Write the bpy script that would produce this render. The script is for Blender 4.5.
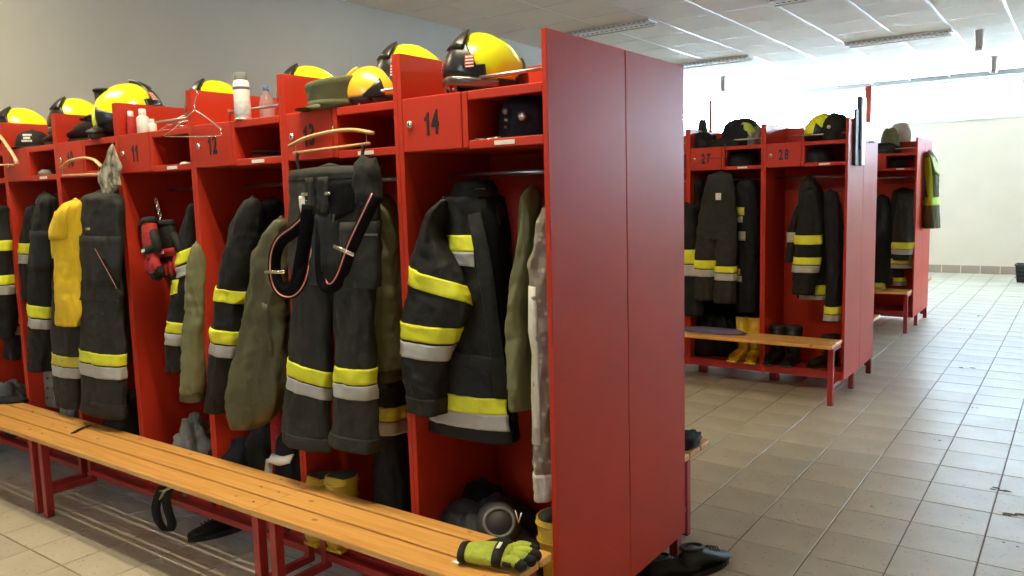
import bpy, bmesh, math, random
from math import sin, cos, pi, radians as R
from mathutils import Vector, Matrix, noise

for o in list(bpy.data.objects): bpy.data.objects.remove(o, do_unlink=True)
SC = bpy.context.scene
COL = SC.collection

# ------------------------------------------------------------------ camera
FPX = 793.8
YAW, PITCH, ROLL = 0.6257, -0.1158, -0.0283
CAM = Vector((1.3411, -2.07, 1.55))
FWD = Vector((-sin(YAW)*cos(PITCH), cos(YAW)*cos(PITCH), sin(PITCH)))
_r = FWD.cross(Vector((0, 0, 1))).normalized()
_u = _r.cross(FWD)
RGT = cos(ROLL)*_r + sin(ROLL)*_u
UPV = -sin(ROLL)*_r + cos(ROLL)*_u
cd = bpy.data.cameras.new('camera'); cd.sensor_width = 36; cd.lens = FPX/1024*36
cd.clip_start = .05; cd.clip_end = 200
co = bpy.data.objects.new('camera', cd); COL.objects.link(co)
m = Matrix((RGT, UPV, -FWD)).transposed().to_4x4(); m.translation = CAM
co.matrix_world = m
SC.camera = co
SC.view_settings.view_transform = 'Standard'; SC.view_settings.look = 'None'
SC.view_settings.exposure = -0.02; SC.view_settings.gamma = 1; SC.view_settings.use_curve_mapping = False

# ------------------------------------------------------------------ world
W = bpy.data.worlds.new('sky'); SC.world = W; W.use_nodes = True
bg = W.node_tree.nodes['Background']
bg.inputs[0].default_value = (0.57, 0.78, 1.0, 1); bg.inputs[1].default_value = 49.0

H = 3.42                                   # ceiling height
FZ = -.05                                  # floor level
LAMP_W = 72.0                              # power of one lit ceiling luminaire
LAMP_COL = (1.0, 0.87, 0.57)

# ------------------------------------------------------------------ measuring helpers (a sight line meets a plane)
def ray(px, py): return FWD + RGT*((px-512)/FPX) - UPV*((py-288)/FPX)
def at(px, py, Y):
    d = ray(px, py); return CAM + d*((Y-CAM.y)/d.y)
def atx(px, py, X):
    d = ray(px, py); return CAM + d*((X-CAM.x)/d.x)
def atz(px, py, Z):
    d = ray(px, py); return CAM + d*((Z-CAM.z)/d.z)
def pxm(p): return FPX/((Vector(p)-CAM).dot(FWD))     # pixels per metre at a point

# ------------------------------------------------------------------ materials
def mat(name, col, rough=.5, metal=0, var=.0, vscale=8, bump=0, bscale=40, spec=.5, emit=None, coat=0, sheen=0, stretch=None, col2=None, trans=0, rnd=0):
    M = bpy.data.materials.new(name); M.use_nodes = True
    nt = M.node_tree; b = nt.nodes['Principled BSDF']
    b.inputs['Roughness'].default_value = rough; b.inputs['Metallic'].default_value = metal
    b.inputs['Specular IOR Level'].default_value = spec
    b.inputs['Coat Weight'].default_value = coat; b.inputs['Coat Roughness'].default_value = .25
    b.inputs['Sheen Weight'].default_value = sheen
    b.inputs['Transmission Weight'].default_value = trans
    c = (*col, 1); b.inputs['Base Color'].default_value = c
    tc = nt.nodes.new('ShaderNodeTexCoord'); mp = nt.nodes.new('ShaderNodeMapping')
    nt.links.new(tc.outputs['Object'], mp.inputs[0])
    if stretch: mp.inputs['Scale'].default_value = stretch
    if var or col2:
        n = nt.nodes.new('ShaderNodeTexNoise'); n.inputs['Scale'].default_value = vscale; n.inputs['Detail'].default_value = 5
        nt.links.new(mp.outputs[0], n.inputs['Vector'])
        rp = nt.nodes.new('ShaderNodeValToRGB'); e = rp.color_ramp.elements
        e[0].position = .3; e[1].position = .7
        c2 = col2 or tuple(min(1, x*(1+var)) for x in col)
        c1 = col if col2 else tuple(x*(1-var) for x in col)
        e[0].color = (*c1, 1); e[1].color = (*c2, 1)
        nt.links.new(n.outputs['Fac'], rp.inputs[0])
        out = rp.outputs[0]
        if rnd:
            g = nt.nodes.new('ShaderNodeNewGeometry'); oi = nt.nodes.new('ShaderNodeObjectInfo')
            ad = nt.nodes.new('ShaderNodeMath'); ad.operation = 'ADD'
            nt.links.new(g.outputs['Random Per Island'], ad.inputs[0]); nt.links.new(oi.outputs['Random'], ad.inputs[1])
            fr = nt.nodes.new('ShaderNodeMath'); fr.operation = 'FRACT'; nt.links.new(ad.outputs[0], fr.inputs[0])
            mr = nt.nodes.new('ShaderNodeMapRange'); mr.inputs['To Min'].default_value = 1-rnd; mr.inputs['To Max'].default_value = 1+rnd
            nt.links.new(fr.outputs[0], mr.inputs[0])
            vm = nt.nodes.new('ShaderNodeVectorMath'); vm.operation = 'SCALE'
            nt.links.new(out, vm.inputs[0]); nt.links.new(mr.outputs[0], vm.inputs['Scale']); out = vm.outputs[0]
        nt.links.new(out, b.inputs['Base Color'])
    if bump:
        n2 = nt.nodes.new('ShaderNodeTexNoise'); n2.inputs['Scale'].default_value = bscale; n2.inputs['Detail'].default_value = 4
        nt.links.new(mp.outputs[0], n2.inputs['Vector'])
        bp = nt.nodes.new('ShaderNodeBump'); bp.inputs['Strength'].default_value = bump; bp.inputs['Distance'].default_value = .02
        nt.links.new(n2.outputs['Fac'], bp.inputs['Height']); nt.links.new(bp.outputs[0], b.inputs['Normal'])
    if emit:
        b.inputs['Emission Color'].default_value = (*emit[:3], 1); b.inputs['Emission Strength'].default_value = emit[3]
    return M

def wood_mat(name, a, b2, axis_scale):
    M = mat(name, a, .38, var=.1, spec=.5, coat=.25)
    nt = M.node_tree; b = nt.nodes['Principled BSDF']
    tc = nt.nodes.new('ShaderNodeTexCoord'); mp = nt.nodes.new('ShaderNodeMapping'); mp.inputs['Scale'].default_value = axis_scale
    oi = nt.nodes.new('ShaderNodeObjectInfo'); sc = nt.nodes.new('ShaderNodeMath'); sc.operation = 'MULTIPLY'; sc.inputs[1].default_value = 9
    nt.links.new(oi.outputs['Random'], sc.inputs[0])
    cb = nt.nodes.new('ShaderNodeCombineXYZ'); nt.links.new(sc.outputs[0], cb.inputs[0]); nt.links.new(sc.outputs[0], cb.inputs[1])
    nt.links.new(tc.outputs['Object'], mp.inputs[0]); nt.links.new(cb.outputs[0], mp.inputs['Location'])
    w = nt.nodes.new('ShaderNodeTexNoise'); w.inputs['Scale'].default_value = 3; w.inputs['Detail'].default_value = 6; w.inputs['Distortion'].default_value = .6
    nt.links.new(mp.outputs[0], w.inputs['Vector'])
    rp = nt.nodes.new('ShaderNodeValToRGB'); e = rp.color_ramp.elements
    e[0].position = .32; e[0].color = (*b2, 1); e[1].position = .6; e[1].color = (*a, 1)
    nt.links.new(w.outputs['Fac'], rp.inputs[0])
    # knots
    v = nt.nodes.new('ShaderNodeTexVoronoi'); v.inputs['Scale'].default_value = 1.0
    mp2 = nt.nodes.new('ShaderNodeMapping'); mp2.inputs['Scale'].default_value = (5.5, 9, 9)
    nt.links.new(tc.outputs['Object'], mp2.inputs[0]); nt.links.new(cb.outputs[0], mp2.inputs['Location']); nt.links.new(mp2.outputs[0], v.inputs['Vector'])
    r2 = nt.nodes.new('ShaderNodeValToRGB'); e = r2.color_ramp.elements
    e[0].position = .045; e[0].color = (.22, .16, .12, 1); e[1].position = .1; e[1].color = (1, 1, 1, 1)
    nt.links.new(v.outputs['Distance'], r2.inputs[0])
    mx = nt.nodes.new('ShaderNodeMixRGB'); mx.blend_type = 'MULTIPLY'; mx.inputs[0].default_value = .75
    nt.links.new(rp.outputs[0], mx.inputs[1]); nt.links.new(r2.outputs[0], mx.inputs[2])
    nt.links.new(mx.outputs[0], b.inputs['Base Color'])
    return M

def floor_mat():
    M = mat('floor_tile', (.56, .51, .40), .3, var=.13, vscale=2.5, bump=.06, bscale=7, rnd=.05)
    nt = M.node_tree; b = nt.nodes['Principled BSDF']
    g = nt.nodes.new('ShaderNodeNewGeometry')
    n = nt.nodes.new('ShaderNodeTexNoise'); n.inputs['Scale'].default_value = 3.2; n.inputs['Detail'].default_value = 7; n.inputs['Roughness'].default_value = .65
    nt.links.new(g.outputs['Position'], n.inputs['Vector'])
    mr = nt.nodes.new('ShaderNodeMapRange'); mr.inputs['From Min'].default_value = .3; mr.inputs['From Max'].default_value = .7
    mr.inputs['To Min'].default_value = .32; mr.inputs['To Max'].default_value = .46
    nt.links.new(n.outputs['Fac'], mr.inputs[0]); nt.links.new(mr.outputs[0], b.inputs['Roughness'])
    b.inputs['Specular IOR Level'].default_value = .36
    # fine dark specks of the stoneware
    sp = nt.nodes.new('ShaderNodeTexNoise'); sp.inputs['Scale'].default_value = 55; sp.inputs['Detail'].default_value = 2
    nt.links.new(g.outputs['Position'], sp.inputs['Vector'])
    rp = nt.nodes.new('ShaderNodeValToRGB'); e = rp.color_ramp.elements
    e[0].position = .27; e[0].color = (.62, .58, .52, 1); e[1].position = .36; e[1].color = (1, 1, 1, 1)
    nt.links.new(sp.outputs['Fac'], rp.inputs[0])
    mx = nt.nodes.new('ShaderNodeMixRGB'); mx.blend_type = 'MULTIPLY'; mx.inputs[0].default_value = 1
    src = b.inputs['Base Color'].links[0].from_socket
    nt.links.new(src, mx.inputs[1]); nt.links.new(rp.outputs[0], mx.inputs[2]); nt.links.new(mx.outputs[0], b.inputs['Base Color'])
    return M

def pattern_mat(name, c1, c2, scale):
    M = mat(name, c1, .85, bump=.2, bscale=60)
    nt = M.node_tree; b = nt.nodes['Principled BSDF']
    tc = nt.nodes.new('ShaderNodeTexCoord'); v = nt.nodes.new('ShaderNodeTexVoronoi'); v.inputs['Scale'].default_value = scale
    nt.links.new(tc.outputs['Object'], v.inputs['Vector'])
    rp = nt.nodes.new('ShaderNodeValToRGB'); e = rp.color_ramp.elements
    e[0].position = .22; e[0].color = (*c1, 1); e[1].position = .34; e[1].color = (*c2, 1)
    nt.links.new(v.outputs['Distance'], rp.inputs[0]); nt.links.new(rp.outputs[0], b.inputs['Base Color'])
    return M

def glass_mat():
    M = bpy.data.materials.new('window_glass'); M.use_nodes = True; nt = M.node_tree
    for n in list(nt.nodes): nt.nodes.remove(n)
    o = nt.nodes.new('ShaderNodeOutputMaterial'); t = nt.nodes.new('ShaderNodeBsdfTransparent'); g = nt.nodes.new('ShaderNodeBsdfGlossy')
    g.inputs['Roughness'].default_value = .02
    mx = nt.nodes.new('ShaderNodeMixShader'); mx.inputs[0].default_value = .05
    nt.links.new(t.outputs[0], mx.inputs[1]); nt.links.new(g.outputs[0], mx.inputs[2]); nt.links.new(mx.outputs[0], o.inputs[0])
    return M

M = {}
M['red'] = mat('red_laminate', (.50, .036, .016), .42, var=.05, vscale=3, bump=.015, bscale=300, spec=.22)
M['redmetal'] = mat('red_metal', (.36, .022, .022), .38, var=.06, bump=.02, bscale=60)
M['pine'] = wood_mat('varnished_pine', (.80, .42, .12), (.66, .30, .07), (.9, 22, 22))
M['beech'] = wood_mat('beech', (.72, .42, .20), (.6, .33, .14), (2, 25, 25))
M['black'] = mat('black_fabric', (0.0075, 0.0078, 0.008), .8, vscale=10, bump=.35, bscale=22, spec=.4, col2=(0.014, 0.0145, 0.0145))
M['lining'] = mat('deep_black_and_shade', (.003, .003, .0045), .9, var=.2, spec=.15)  # deep black cloth, also used to paint shade inside jacket and waistband
M['charcoal'] = mat('charcoal_fabric', (0.019, 0.019, 0.0165), .8, vscale=10, bump=.35, bscale=22, spec=.4, col2=(0.028, 0.0275, 0.024))
M['vislime'] = mat('lime_band', (.50, .72, .03), .5, var=.05)
M['bagfab'] = mat('grey_bag_fabric', (.05, .05, .052), .75, bump=.4, bscale=25, col2=(.085, .085, .088), vscale=9)
M['navy'] = mat('navy_fabric', (0.006, 0.007, 0.013), .8, vscale=10, bump=.35, bscale=22, spec=.4, col2=(0.011, 0.013, 0.021))
M['olive'] = mat('olive_fabric', (.145, .145, .062), .72, bump=.5, bscale=8, col2=(.185, .185, .085), vscale=6)
M['olive2'] = mat('dark_olive_fabric', (.062, .06, .026), .5, bump=.6, bscale=8, col2=(.085, .08, .036), vscale=6)
M['kepi'] = mat('green_felt', (.10, .105, .045), .9, bump=.2, bscale=90, var=.1)
M['hiyel'] = mat('yellow_reflective', (.80, .80, .03), .5, var=.05, vscale=30, bump=.08, bscale=120)
M['hiyel2'] = mat('worn_yellow_reflective', (.62, .58, .06), .55, var=.15, vscale=20, bump=.1, bscale=120)
M['silver'] = mat('silver_reflective', (.46, .46, .45), .42, var=.06, vscale=30, bump=.08, bscale=120)
M['helmet'] = mat('yellow_green_shell', (.80, .88, .015), .16, coat=.6, var=.02)
M['orange'] = mat('orange_shell', (.90, .46, .03), .25, coat=.4, var=.03)
M['blackplastic'] = mat('black_plastic', (.012, .012, .013), .3, bump=.02, bscale=80, var=.1)
M['darkgrey'] = mat('dark_grey_plastic', (.05, .05, .05), .5, var=.15, bump=.05)
M['visor'] = mat('smoked_visor', (.22, .22, .20), .15, metal=.6, var=.1)
M['clear'] = mat('clear_visor', (.75, .8, .8), .08, trans=.85, var=.02)
M['tshirt'] = mat('yellow_cotton', (.82, .52, .015), .85, bump=.3, bscale=20, var=.06)
M['boot'] = mat('yellow_rubber', (.68, .44, .03), .45, var=.2, vscale=12, bump=.08)
M['blackrub'] = mat('black_rubber', (.014, .014, .014), .5, var=.25, bump=.1)
M['leather'] = mat('black_leather', (.011, .0095, .009), .48, var=.2, bump=.08, bscale=60, spec=.3)
M['white'] = mat('white_paint', (.8, .8, .78), .5, var=.03)
M['paper'] = mat('paper_label', (.82, .80, .74), .6, var=.03)
M['chrome'] = mat('chrome', (.75, .74, .72), .18, metal=1, var=.05)
M['steel'] = mat('dull_steel', (.50, .47, .43), .32, metal=.9, var=.1)
M['grey'] = mat('grey_fabric', (.20, .21, .21), .8, bump=.4, bscale=30, var=.15)
M['redfab'] = mat('red_fabric', (.45, .02, .02), .75, bump=.3, bscale=60, var=.12)
M['purple'] = mat('violet_fabric', (.14, .12, .22), .85, bump=.4, bscale=40, var=.15)
M['lime'] = mat('lime_fabric', (.42, .50, .06), .85, bump=.4, bscale=90, var=.15, vscale=25)
M['lace'] = pattern_mat('patterned_pale_fabric', (.42, .39, .33), (.24, .215, .175), 34)
M['pale'] = mat('pale_fabric', (.60, .57, .50), .85, bump=.3, bscale=40, var=.06)
M['camo'] = mat('camouflage_fabric', (.07, .065, .04), .85, col2=(.62, .58, .46), vscale=24, bump=.3, bscale=40)
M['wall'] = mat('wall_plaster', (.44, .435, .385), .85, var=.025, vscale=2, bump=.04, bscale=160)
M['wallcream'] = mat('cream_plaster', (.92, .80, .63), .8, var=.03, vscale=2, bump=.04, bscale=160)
M['ceil'] = mat('ceiling_board', (.88, .85, .77), .85, var=.03, vscale=3, bump=.05, bscale=200, rnd=.03)
M['grid'] = mat('ceiling_profile', (.80, .80, .78), .35, var=.02)
M['floor'] = floor_mat()
M['grout'] = mat('grout', (.16, .14, .12), .8, var=.2, vscale=10)
M['skirt'] = mat('skirting_tile', (.40, .31, .24), .4, var=.1, vscale=6, rnd=.05)
M['glass'] = glass_mat()
M['print'] = mat('black_print', (.012, .01, .01), .5, var=.1)
M['bluecap'] = mat('blue_plastic', (.06, .12, .35), .4, var=.05)
M['bottle'] = mat('clear_bottle', (.72, .80, .86), .1, trans=.8, var=.03)
M['label'] = mat('print_label', (.75, .76, .78), .45, col2=(.35, .4, .5), vscale=25)
M['tube'] = mat('lamp_tube', (.9, .9, .9), .5, emit=(1, .95, .85, 14), var=.01)
M['tubeoff'] = mat('unlit_lamp_cover', (.85, .85, .83), .4, var=.01)
M['slot'] = mat('dark_slot', (.05, .05, .05), .6, var=.1)
M['redpost'] = mat('red_post', (.75, .10, .05), .45, var=.05)
M['alu'] = mat('brushed_aluminium', (.62, .68, .74), .3, metal=.8, var=.06, stretch=(1, 1, 20))
M['dirt'] = mat('dried_dirt', (.10, .08, .06), .9, var=.3, bump=.3)

# ------------------------------------------------------------------ building helpers
def link(name, me, mt, parent=None, smooth=False):
    if mt is not None:
        me.materials.clear(); me.materials.append(M[mt] if isinstance(mt, str) else mt)
    if smooth:
        for p in me.polygons: p.use_smooth = True
    o = bpy.data.objects.new(name, me); COL.objects.link(o)
    if parent is not None:
        o.parent = parent
    return o
def thing(name, label, cat, loc=(0, 0, 0), rz=0, group=None):
    o = bpy.data.objects.new(name, None); COL.objects.link(o); o.location = loc; o.rotation_euler = (0, 0, rz)
    o.empty_display_size = .05
    o['label'] = label; o['category'] = cat
    if group: o['group'] = group
    return o
def tag(o, label, cat, group=None):
    o['label'] = label; o['category'] = cat
    if group: o['group'] = group
    return o
def struct(o): o['kind'] = 'structure'; return o
def pydata(name, v, f):
    me = bpy.data.meshes.new(name); me.from_pydata([tuple(x) for x in v], [], f); me.validate(); me.update(); return me
class MB:
    def __init__(s): s.v = []; s.f = []
    def add(s, v, f):
        n = len(s.v); s.v += [Vector(x) for x in v]; s.f += [tuple(i+n for i in q) for q in f]; return s
    def box(s, x0, x1, y0, y1, z0, z1, c=0):
        if c <= 0:
            v = [(x, y, z) for z in (z0, z1) for y in (y0, y1) for x in (x0, x1)]
            return s.add(v, [(0, 2, 3, 1), (4, 5, 7, 6), (0, 1, 5, 4), (2, 6, 7, 3), (0, 4, 6, 2), (1, 3, 7, 5)])
        bm = bmesh.new(); bmesh.ops.create_cube(bm, size=1)
        for q in bm.verts: q.co = Vector(((x0+x1)/2+q.co.x*(x1-x0), (y0+y1)/2+q.co.y*(y1-y0), (z0+z1)/2+q.co.z*(z1-z0)))
        bmesh.ops.bevel(bm, geom=list(bm.edges), offset=c, segments=1, affect='EDGES', profile=.5)
        bm.verts.ensure_lookup_table()
        v = [q.co.copy() for q in bm.verts]; f = [[x.index for x in p.verts] for p in bm.faces]; bm.free()
        return s.add(v, f)
    def lathe(s, prof, n=24, c=(0, 0, 0)):
        v = []; f = []
        for r, z in prof:
            for k in range(n): v.append((c[0]+r*cos(2*pi*k/n), c[1]+r*sin(2*pi*k/n), c[2]+z))
        for i in range(len(prof)-1):
            for k in range(n):
                k2 = (k+1) % n; f.append((i*n+k, i*n+k2, (i+1)*n+k2, (i+1)*n+k))
        f.append(tuple(range(n-1, -1, -1))); f.append(tuple((len(prof)-1)*n+k for k in range(n)))
        return s.add(v, f)
    def tube(s, pts, r, n=10, up=None, flat=1.0, closed=False):
        """swept tube; r a number or list (or list of (rx, ry)); flat squashes it across"""
        pts = [Vector(p) for p in pts]; N = len(pts); v = []; f = []
        prev = None
        for i, p in enumerate(pts):
            if closed: d = pts[(i+1) % N]-pts[i-1]
            else: d = pts[min(i+1, N-1)]-pts[max(i-1, 0)]
            d.normalize()
            a = (Vector(up) if up else (prev if prev else (Vector((0, 0, 1)) if abs(d.z) < .9 else Vector((1, 0, 0)))))
            x = d.cross(a)
            if x.length < 1e-4: x = d.cross(Vector((.3, 1, .2)))
            x.normalize(); y = x.cross(d).normalized(); prev = y
            rr = r[i] if isinstance(r, (list, tuple)) else r
            rx, ry = rr if isinstance(rr, tuple) else (rr, rr*flat)
            for k in range(n):
                t = 2*pi*k/n; v.append(p+x*(rx*cos(t))+y*(ry*sin(t)))
        M2 = N if closed else N-1
        for i in range(M2):
            for k in range(n):
                k2 = (k+1) % n; j = (i+1) % N; f.append((i*n+k, j*n+k, j*n+k2, i*n+k2))
        if not closed:
            f.append(tuple(range(n))); f.append(tuple((N-1)*n+k for k in range(n-1, -1, -1)))
        return s.add(v, f)
    def ribbon(s, pts, wv, th):
        """flat strap: pts along, wv the half-width vector, th thickness"""
        pts = [Vector(p) for p in pts]; N = len(pts); v = []; f = []
        for i, p in enumerate(pts):
            w = Vector(wv[i] if isinstance(wv, list) else wv)
            d = (pts[min(i+1, N-1)]-pts[max(i-1, 0)]).normalized(); nn = d.cross(w).normalized()*th/2
            v += [p-w-nn, p+w-nn, p+w+nn, p-w+nn]
        for i in range(N-1):
            for k in range(4):
                k2 = (k+1) % 4; f.append((i*4+k, i*4+k2, (i+1)*4+k2, (i+1)*4+k))
        f.append((3, 2, 1, 0)); f.append(tuple((N-1)*4+k for k in range(4)))
        return s.add(v, f)
    def mesh(s, name):
        me = pydata(name, s.v, s.f)
        bm = bmesh.new(); bm.from_mesh(me); bmesh.ops.recalc_face_normals(bm, faces=list(bm.faces)); bm.to_mesh(me); bm.free()
        return me
    def build(s, name, mt, parent=None, smooth=False): return link(name, s.mesh(name), mt, parent, smooth)
def box(name, mt, parent, x0, x1, y0, y1, z0, z1, c=0): return MB().box(x0, x1, y0, y1, z0, z1, c).build(name, mt, parent)
def copy_tree(o, parent=None):
    c = o.copy(); COL.objects.link(c); c.parent = parent if parent is not None else o.parent
    for ch in list(o.children): copy_tree(ch, c)
    return c
def smooth_pts(pts, n):
    """Catmull-Rom through the points"""
    P = [Vector(p) for p in pts]; P = [2*P[0]-P[1]]+P+[2*P[-1]-P[-2]]; out = []
    segs = len(P)-3
    for i in range(n+1):
        t = i/n*segs; k = min(int(t), segs-1); u = t-k; a, b, c, d = P[k:k+4]
        out.append(.5*((2*b)+(c-a)*u+(2*a-5*b+4*c-d)*u*u+(3*b-a-3*c+d)*u*u*u))
    return out

def text(name, body, size, mt, parent, loc, rot=(pi/2, 0, 0), sx=1.0, ext=.0006, bold=0):
    cu = bpy.data.curves.new(name, 'FONT'); cu.body = body; cu.size = size; cu.align_x = 'CENTER'; cu.align_y = 'CENTER'
    cu.extrude = ext; cu.offset = bold; cu.resolution_u = 3
    cu.materials.append(M[mt])
    q = bpy.data.objects.new('lettering_outline', cu); COL.objects.link(q)
    me = bpy.data.meshes.new_from_object(q.evaluated_get(bpy.context.evaluated_depsgraph_get()))
    bpy.data.objects.remove(q, do_unlink=True); me.name = name
    o = link(name, me, mt, parent); o.location = loc; o.rotation_euler = rot; o.scale = (sx, 1, 1)
    return o

def number(body, parent, x):
    h = .078; wd = .034; gap = .010
    ws = [.022 if c == '1' else wd for c in body]; tot = sum(ws)+gap*(len(body)-1); x0 = x-tot/2
    for c, w_ in zip(body, ws):
        if c == '1':
            b = MB()
            pts = [(w_-.0125, -h/2), (w_, -h/2), (w_, h/2), (w_-.010, h/2), (w_-.0125, h/2-.010), (0, h/2-.018), (0, h/2-.030), (w_-.0125, h/2-.024)]
            n = len(pts); b.add([(x0+px, -.0032, 1.80+pz) for px, pz in pts]+[(x0+px, -.0020, 1.80+pz) for px, pz in pts], [tuple(range(n)), tuple(range(2*n-1, n-1, -1))]+[(i, i+n, (i+1) % n+n, (i+1) % n) for i in range(n)])
            b.build('number_lettering', 'print', parent)
        else: text('number_lettering', c, .108, 'print', parent, (x0+w_/2, -.0030, 1.80), sx=.60, bold=.0042)
        x0 += w_+gap

# ------------------------------------------------------------------ cloth: a hanging limb (sleeve, leg, torso) lofted through levels
class Limb:
    def __init__(s, levels, Y, b, fold=.05, seed=0, wr=1.0, p=2.3, dome=.06):
        """levels: (left, right, height) sightings of its silhouette, seen at depth Y; b half thickness in depth"""
        s.lv = [tuple(l)+((Y,) if len(l) < 4 else ()) for l in levels]; s.b = b; s.fold = fold; s.wr = wr; s.p = p; s.dome = dome; s.vz = 4.5
        rd = random.Random(seed); s.ph = [rd.uniform(0, 6.28) for _ in range(8)]; s.seed = seed
        s.y0 = s.lv[0][2]; s.y1 = s.lv[-1][2]
    def lev(s, t):
        y = s.y0+(s.y1-s.y0)*t
        L = s.lv; k = 0
        while k < len(L)-2 and y > L[k+1][2]: k += 1
        u = (y-L[k][2])/max(1e-6, L[k+1][2]-L[k][2])
        def cr(i):
            a = L[max(k-1, 0)][i]; b = L[k][i]; c = L[k+1][i]; d = L[min(k+2, len(L)-1)][i]
            m0 = (c-a)/2; m1 = (d-b)/2
            q = max(0, min(1, u)); return (2*q**3-3*q*q+1)*b+(q**3-2*q*q+q)*m0+(-2*q**3+3*q*q)*c+(q**3-q*q)*m1
        return cr(0), cr(1), y, cr(3)
    def frame(s, t):
        xl, xr, y, Y = s.lev(t)
        c = at((xl+xr)/2, y, Y); d = Vector((c.x-CAM.x, c.y-CAM.y)); dist = (c-CAM).dot(FWD); d.normalize()
        w = max((xr-xl)/2, .5)/FPX*dist; b = s.b
        if t < .06: b *= .55+.45*t/.06
        if b*abs(d.x) > .8*w: b = .8*w/abs(d.x)
        a = math.sqrt(max(w*w-(b*d.x)**2, 1e-6))/abs(d.y)
        if s.dome and t < s.dome: q = .30+.70*math.sqrt(max(0, 1-(1-t/s.dome)**2)); a *= q; b *= q
        return c, a, b, math.atan2(-b*d.x, a*d.y)-pi/2
    def pt(s, ang, t, off=0, fr=None):
        c, a, b, p0 = fr or s.frame(t)
        f = p0+ang; cf, sf = cos(f), sin(f); e = 2/s.p
        x = a*math.copysign(abs(cf)**e, cf); y = b*math.copysign(abs(sf)**e, sf)
        q = s.ph; T = t*(s.lv[-1][2]-s.lv[0][2])/max(20, (s.lv[0][1]-s.lv[0][0]+40))
        k = s.fold*(sin(3*ang+q[0]+1.3*sin(2.1*T+q[1]))*.6+sin(7*ang+q[2]+2*sin(1.7*T+q[3]))*.45+s.wr*.5*sin(6*T+1.5*sin(2*ang+q[4])+q[5])*(.6+.4*sin(3*T+q[6])))
        k += s.fold*.7*(noise.noise(Vector((c.x*9+x*22+s.seed, c.y*5+y*22, c.z*16))))
        k += s.fold*.9*(.6-abs(sin(2.0*ang+q[3]+2.2*sin(1.3*T+q[0])))-.0)*(.5+.5*sin(1.1*T+q[6]))
        k += s.fold*.5*(.6-abs(sin(4.5*T+1.5*ang+q[2])))*s.wr
        r = math.hypot(x, y)+1e-9
        sd = s.seed*.37; sh = .55*sin(s.ph[1]); X_ = c.x+x; Y_ = c.y+y; Z_ = c.z
        n1 = noise.noise(Vector((X_*15+sh*Z_*9+sd, Y_*15+sd, Z_*s.vz)))
        n2 = noise.noise(Vector((X_*30-sh*Z_*16+sd, Y_*30, Z_*s.vz*2.0+sd)))
        n3 = noise.noise(Vector((X_*9+sd, Y_*9, Z_*26+X_*14*sin(s.ph[3]))))
        wr = (.5-2.2*abs(n1))*.0085+(.4-2*abs(n2))*.0042+(.5-2.4*abs(n3))*.0032*s.wr
        off += wr*min(1, s.fold/.05)*min(1, r/.05)
        g = 1+k+off/max(r, .012)
        return Vector((c.x+x*g, c.y+y*g, c.z+s.fold*.12*sin(2*ang+q[7])*min(a, .1)*(t > .9)))
    def mesh(s, name, n=64, m=None):
        m = m or max(20, min(110, int(abs(s.y1-s.y0)/2.2)))
        v = []; f = []
        for i in range(m+1):
            t = i/m; fr = s.frame(t)
            for k in range(n): v.append(s.pt(2*pi*k/n-pi, t, 0, fr))
        for i in range(m):
            for k in range(n):
                k2 = (k+1) % n; f.append((i*n+k, i*n+k2, (i+1)*n+k2, (i+1)*n+k))
        def cap(ring, t, dz):
            c, a, b, _ = s.frame(t); n0 = len(v); cc = Vector((c.x, c.y, v[ring*n].z))
            for k in range(n):
                p = v[ring*n+k]; v.append(cc+(p-cc)*.86+Vector((0, 0, dz*.2)))
            v.append(cc+Vector((0, 0, dz)))
            for k in range(n):
                k2 = (k+1) % n; A = (ring*n+k, ring*n+k2, n0+k2, n0+k); B = (n0+k, n0+k2, n0+n)
                if dz < 0 and ring == 0: f.append(A[::-1]); f.append(B[::-1])
                else: f.append(A); f.append(B)
        cap(0, 0, .012 if s.wr >= 0 else -.01); cap(m, 1, .02)
        return pydata(name, v, f)
    def inv(s, x, y):
        t = (y-s.y0)/(s.y1-s.y0); t = max(0, min(1, t)); xl, xr, _, _ = s.lev(t)
        q = (x-(xl+xr)/2)/max(.5, (xr-xl)/2)
        if q >= .97: return t, pi/2+.5
        if q <= -.97: return t, -pi/2-.5
        return t, math.asin(max(-1, min(1, q)))
    def patch(s, quad, off=.004, nu=30, nv=7):
        """quad: TL, TR, BR, BL sightings; a raised patch lying on the cloth"""
        c = [s.inv(*q) for q in quad]; v = []; f = []
        for o in (off, off-.012):
            for j in range(nv+1):
                for i in range(nu+1):
                    u = i/nu; w = j/nv
                    t = (c[0][0]*(1-u)+c[1][0]*u)*(1-w)+(c[3][0]*(1-u)+c[2][0]*u)*w
                    a = (c[0][1]*(1-u)+c[1][1]*u)*(1-w)+(c[3][1]*(1-u)+c[2][1]*u)*w
                    v.append(s.pt(a, t, o))
        W2 = nu+1; K = W2*(nv+1)
        for j in range(nv):
            for i in range(nu):
                q = (j*W2+i, j*W2+i+1, (j+1)*W2+i+1, (j+1)*W2+i); f.append(q); f.append(tuple(x+K for x in q[::-1]))
        edge = [i for i in range(W2)]+[j*W2+nu for j in range(1, nv+1)]+[nv*W2+i for i in range(nu-1, -1, -1)]+[j*W2 for j in range(nv-1, 0, -1)]
        for i in range(len(edge)):
            a, b = edge[i], edge[(i+1) % len(edge)]; f.append((a, a+K, b+K, b))
        return pydata('patch', v, f)

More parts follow.
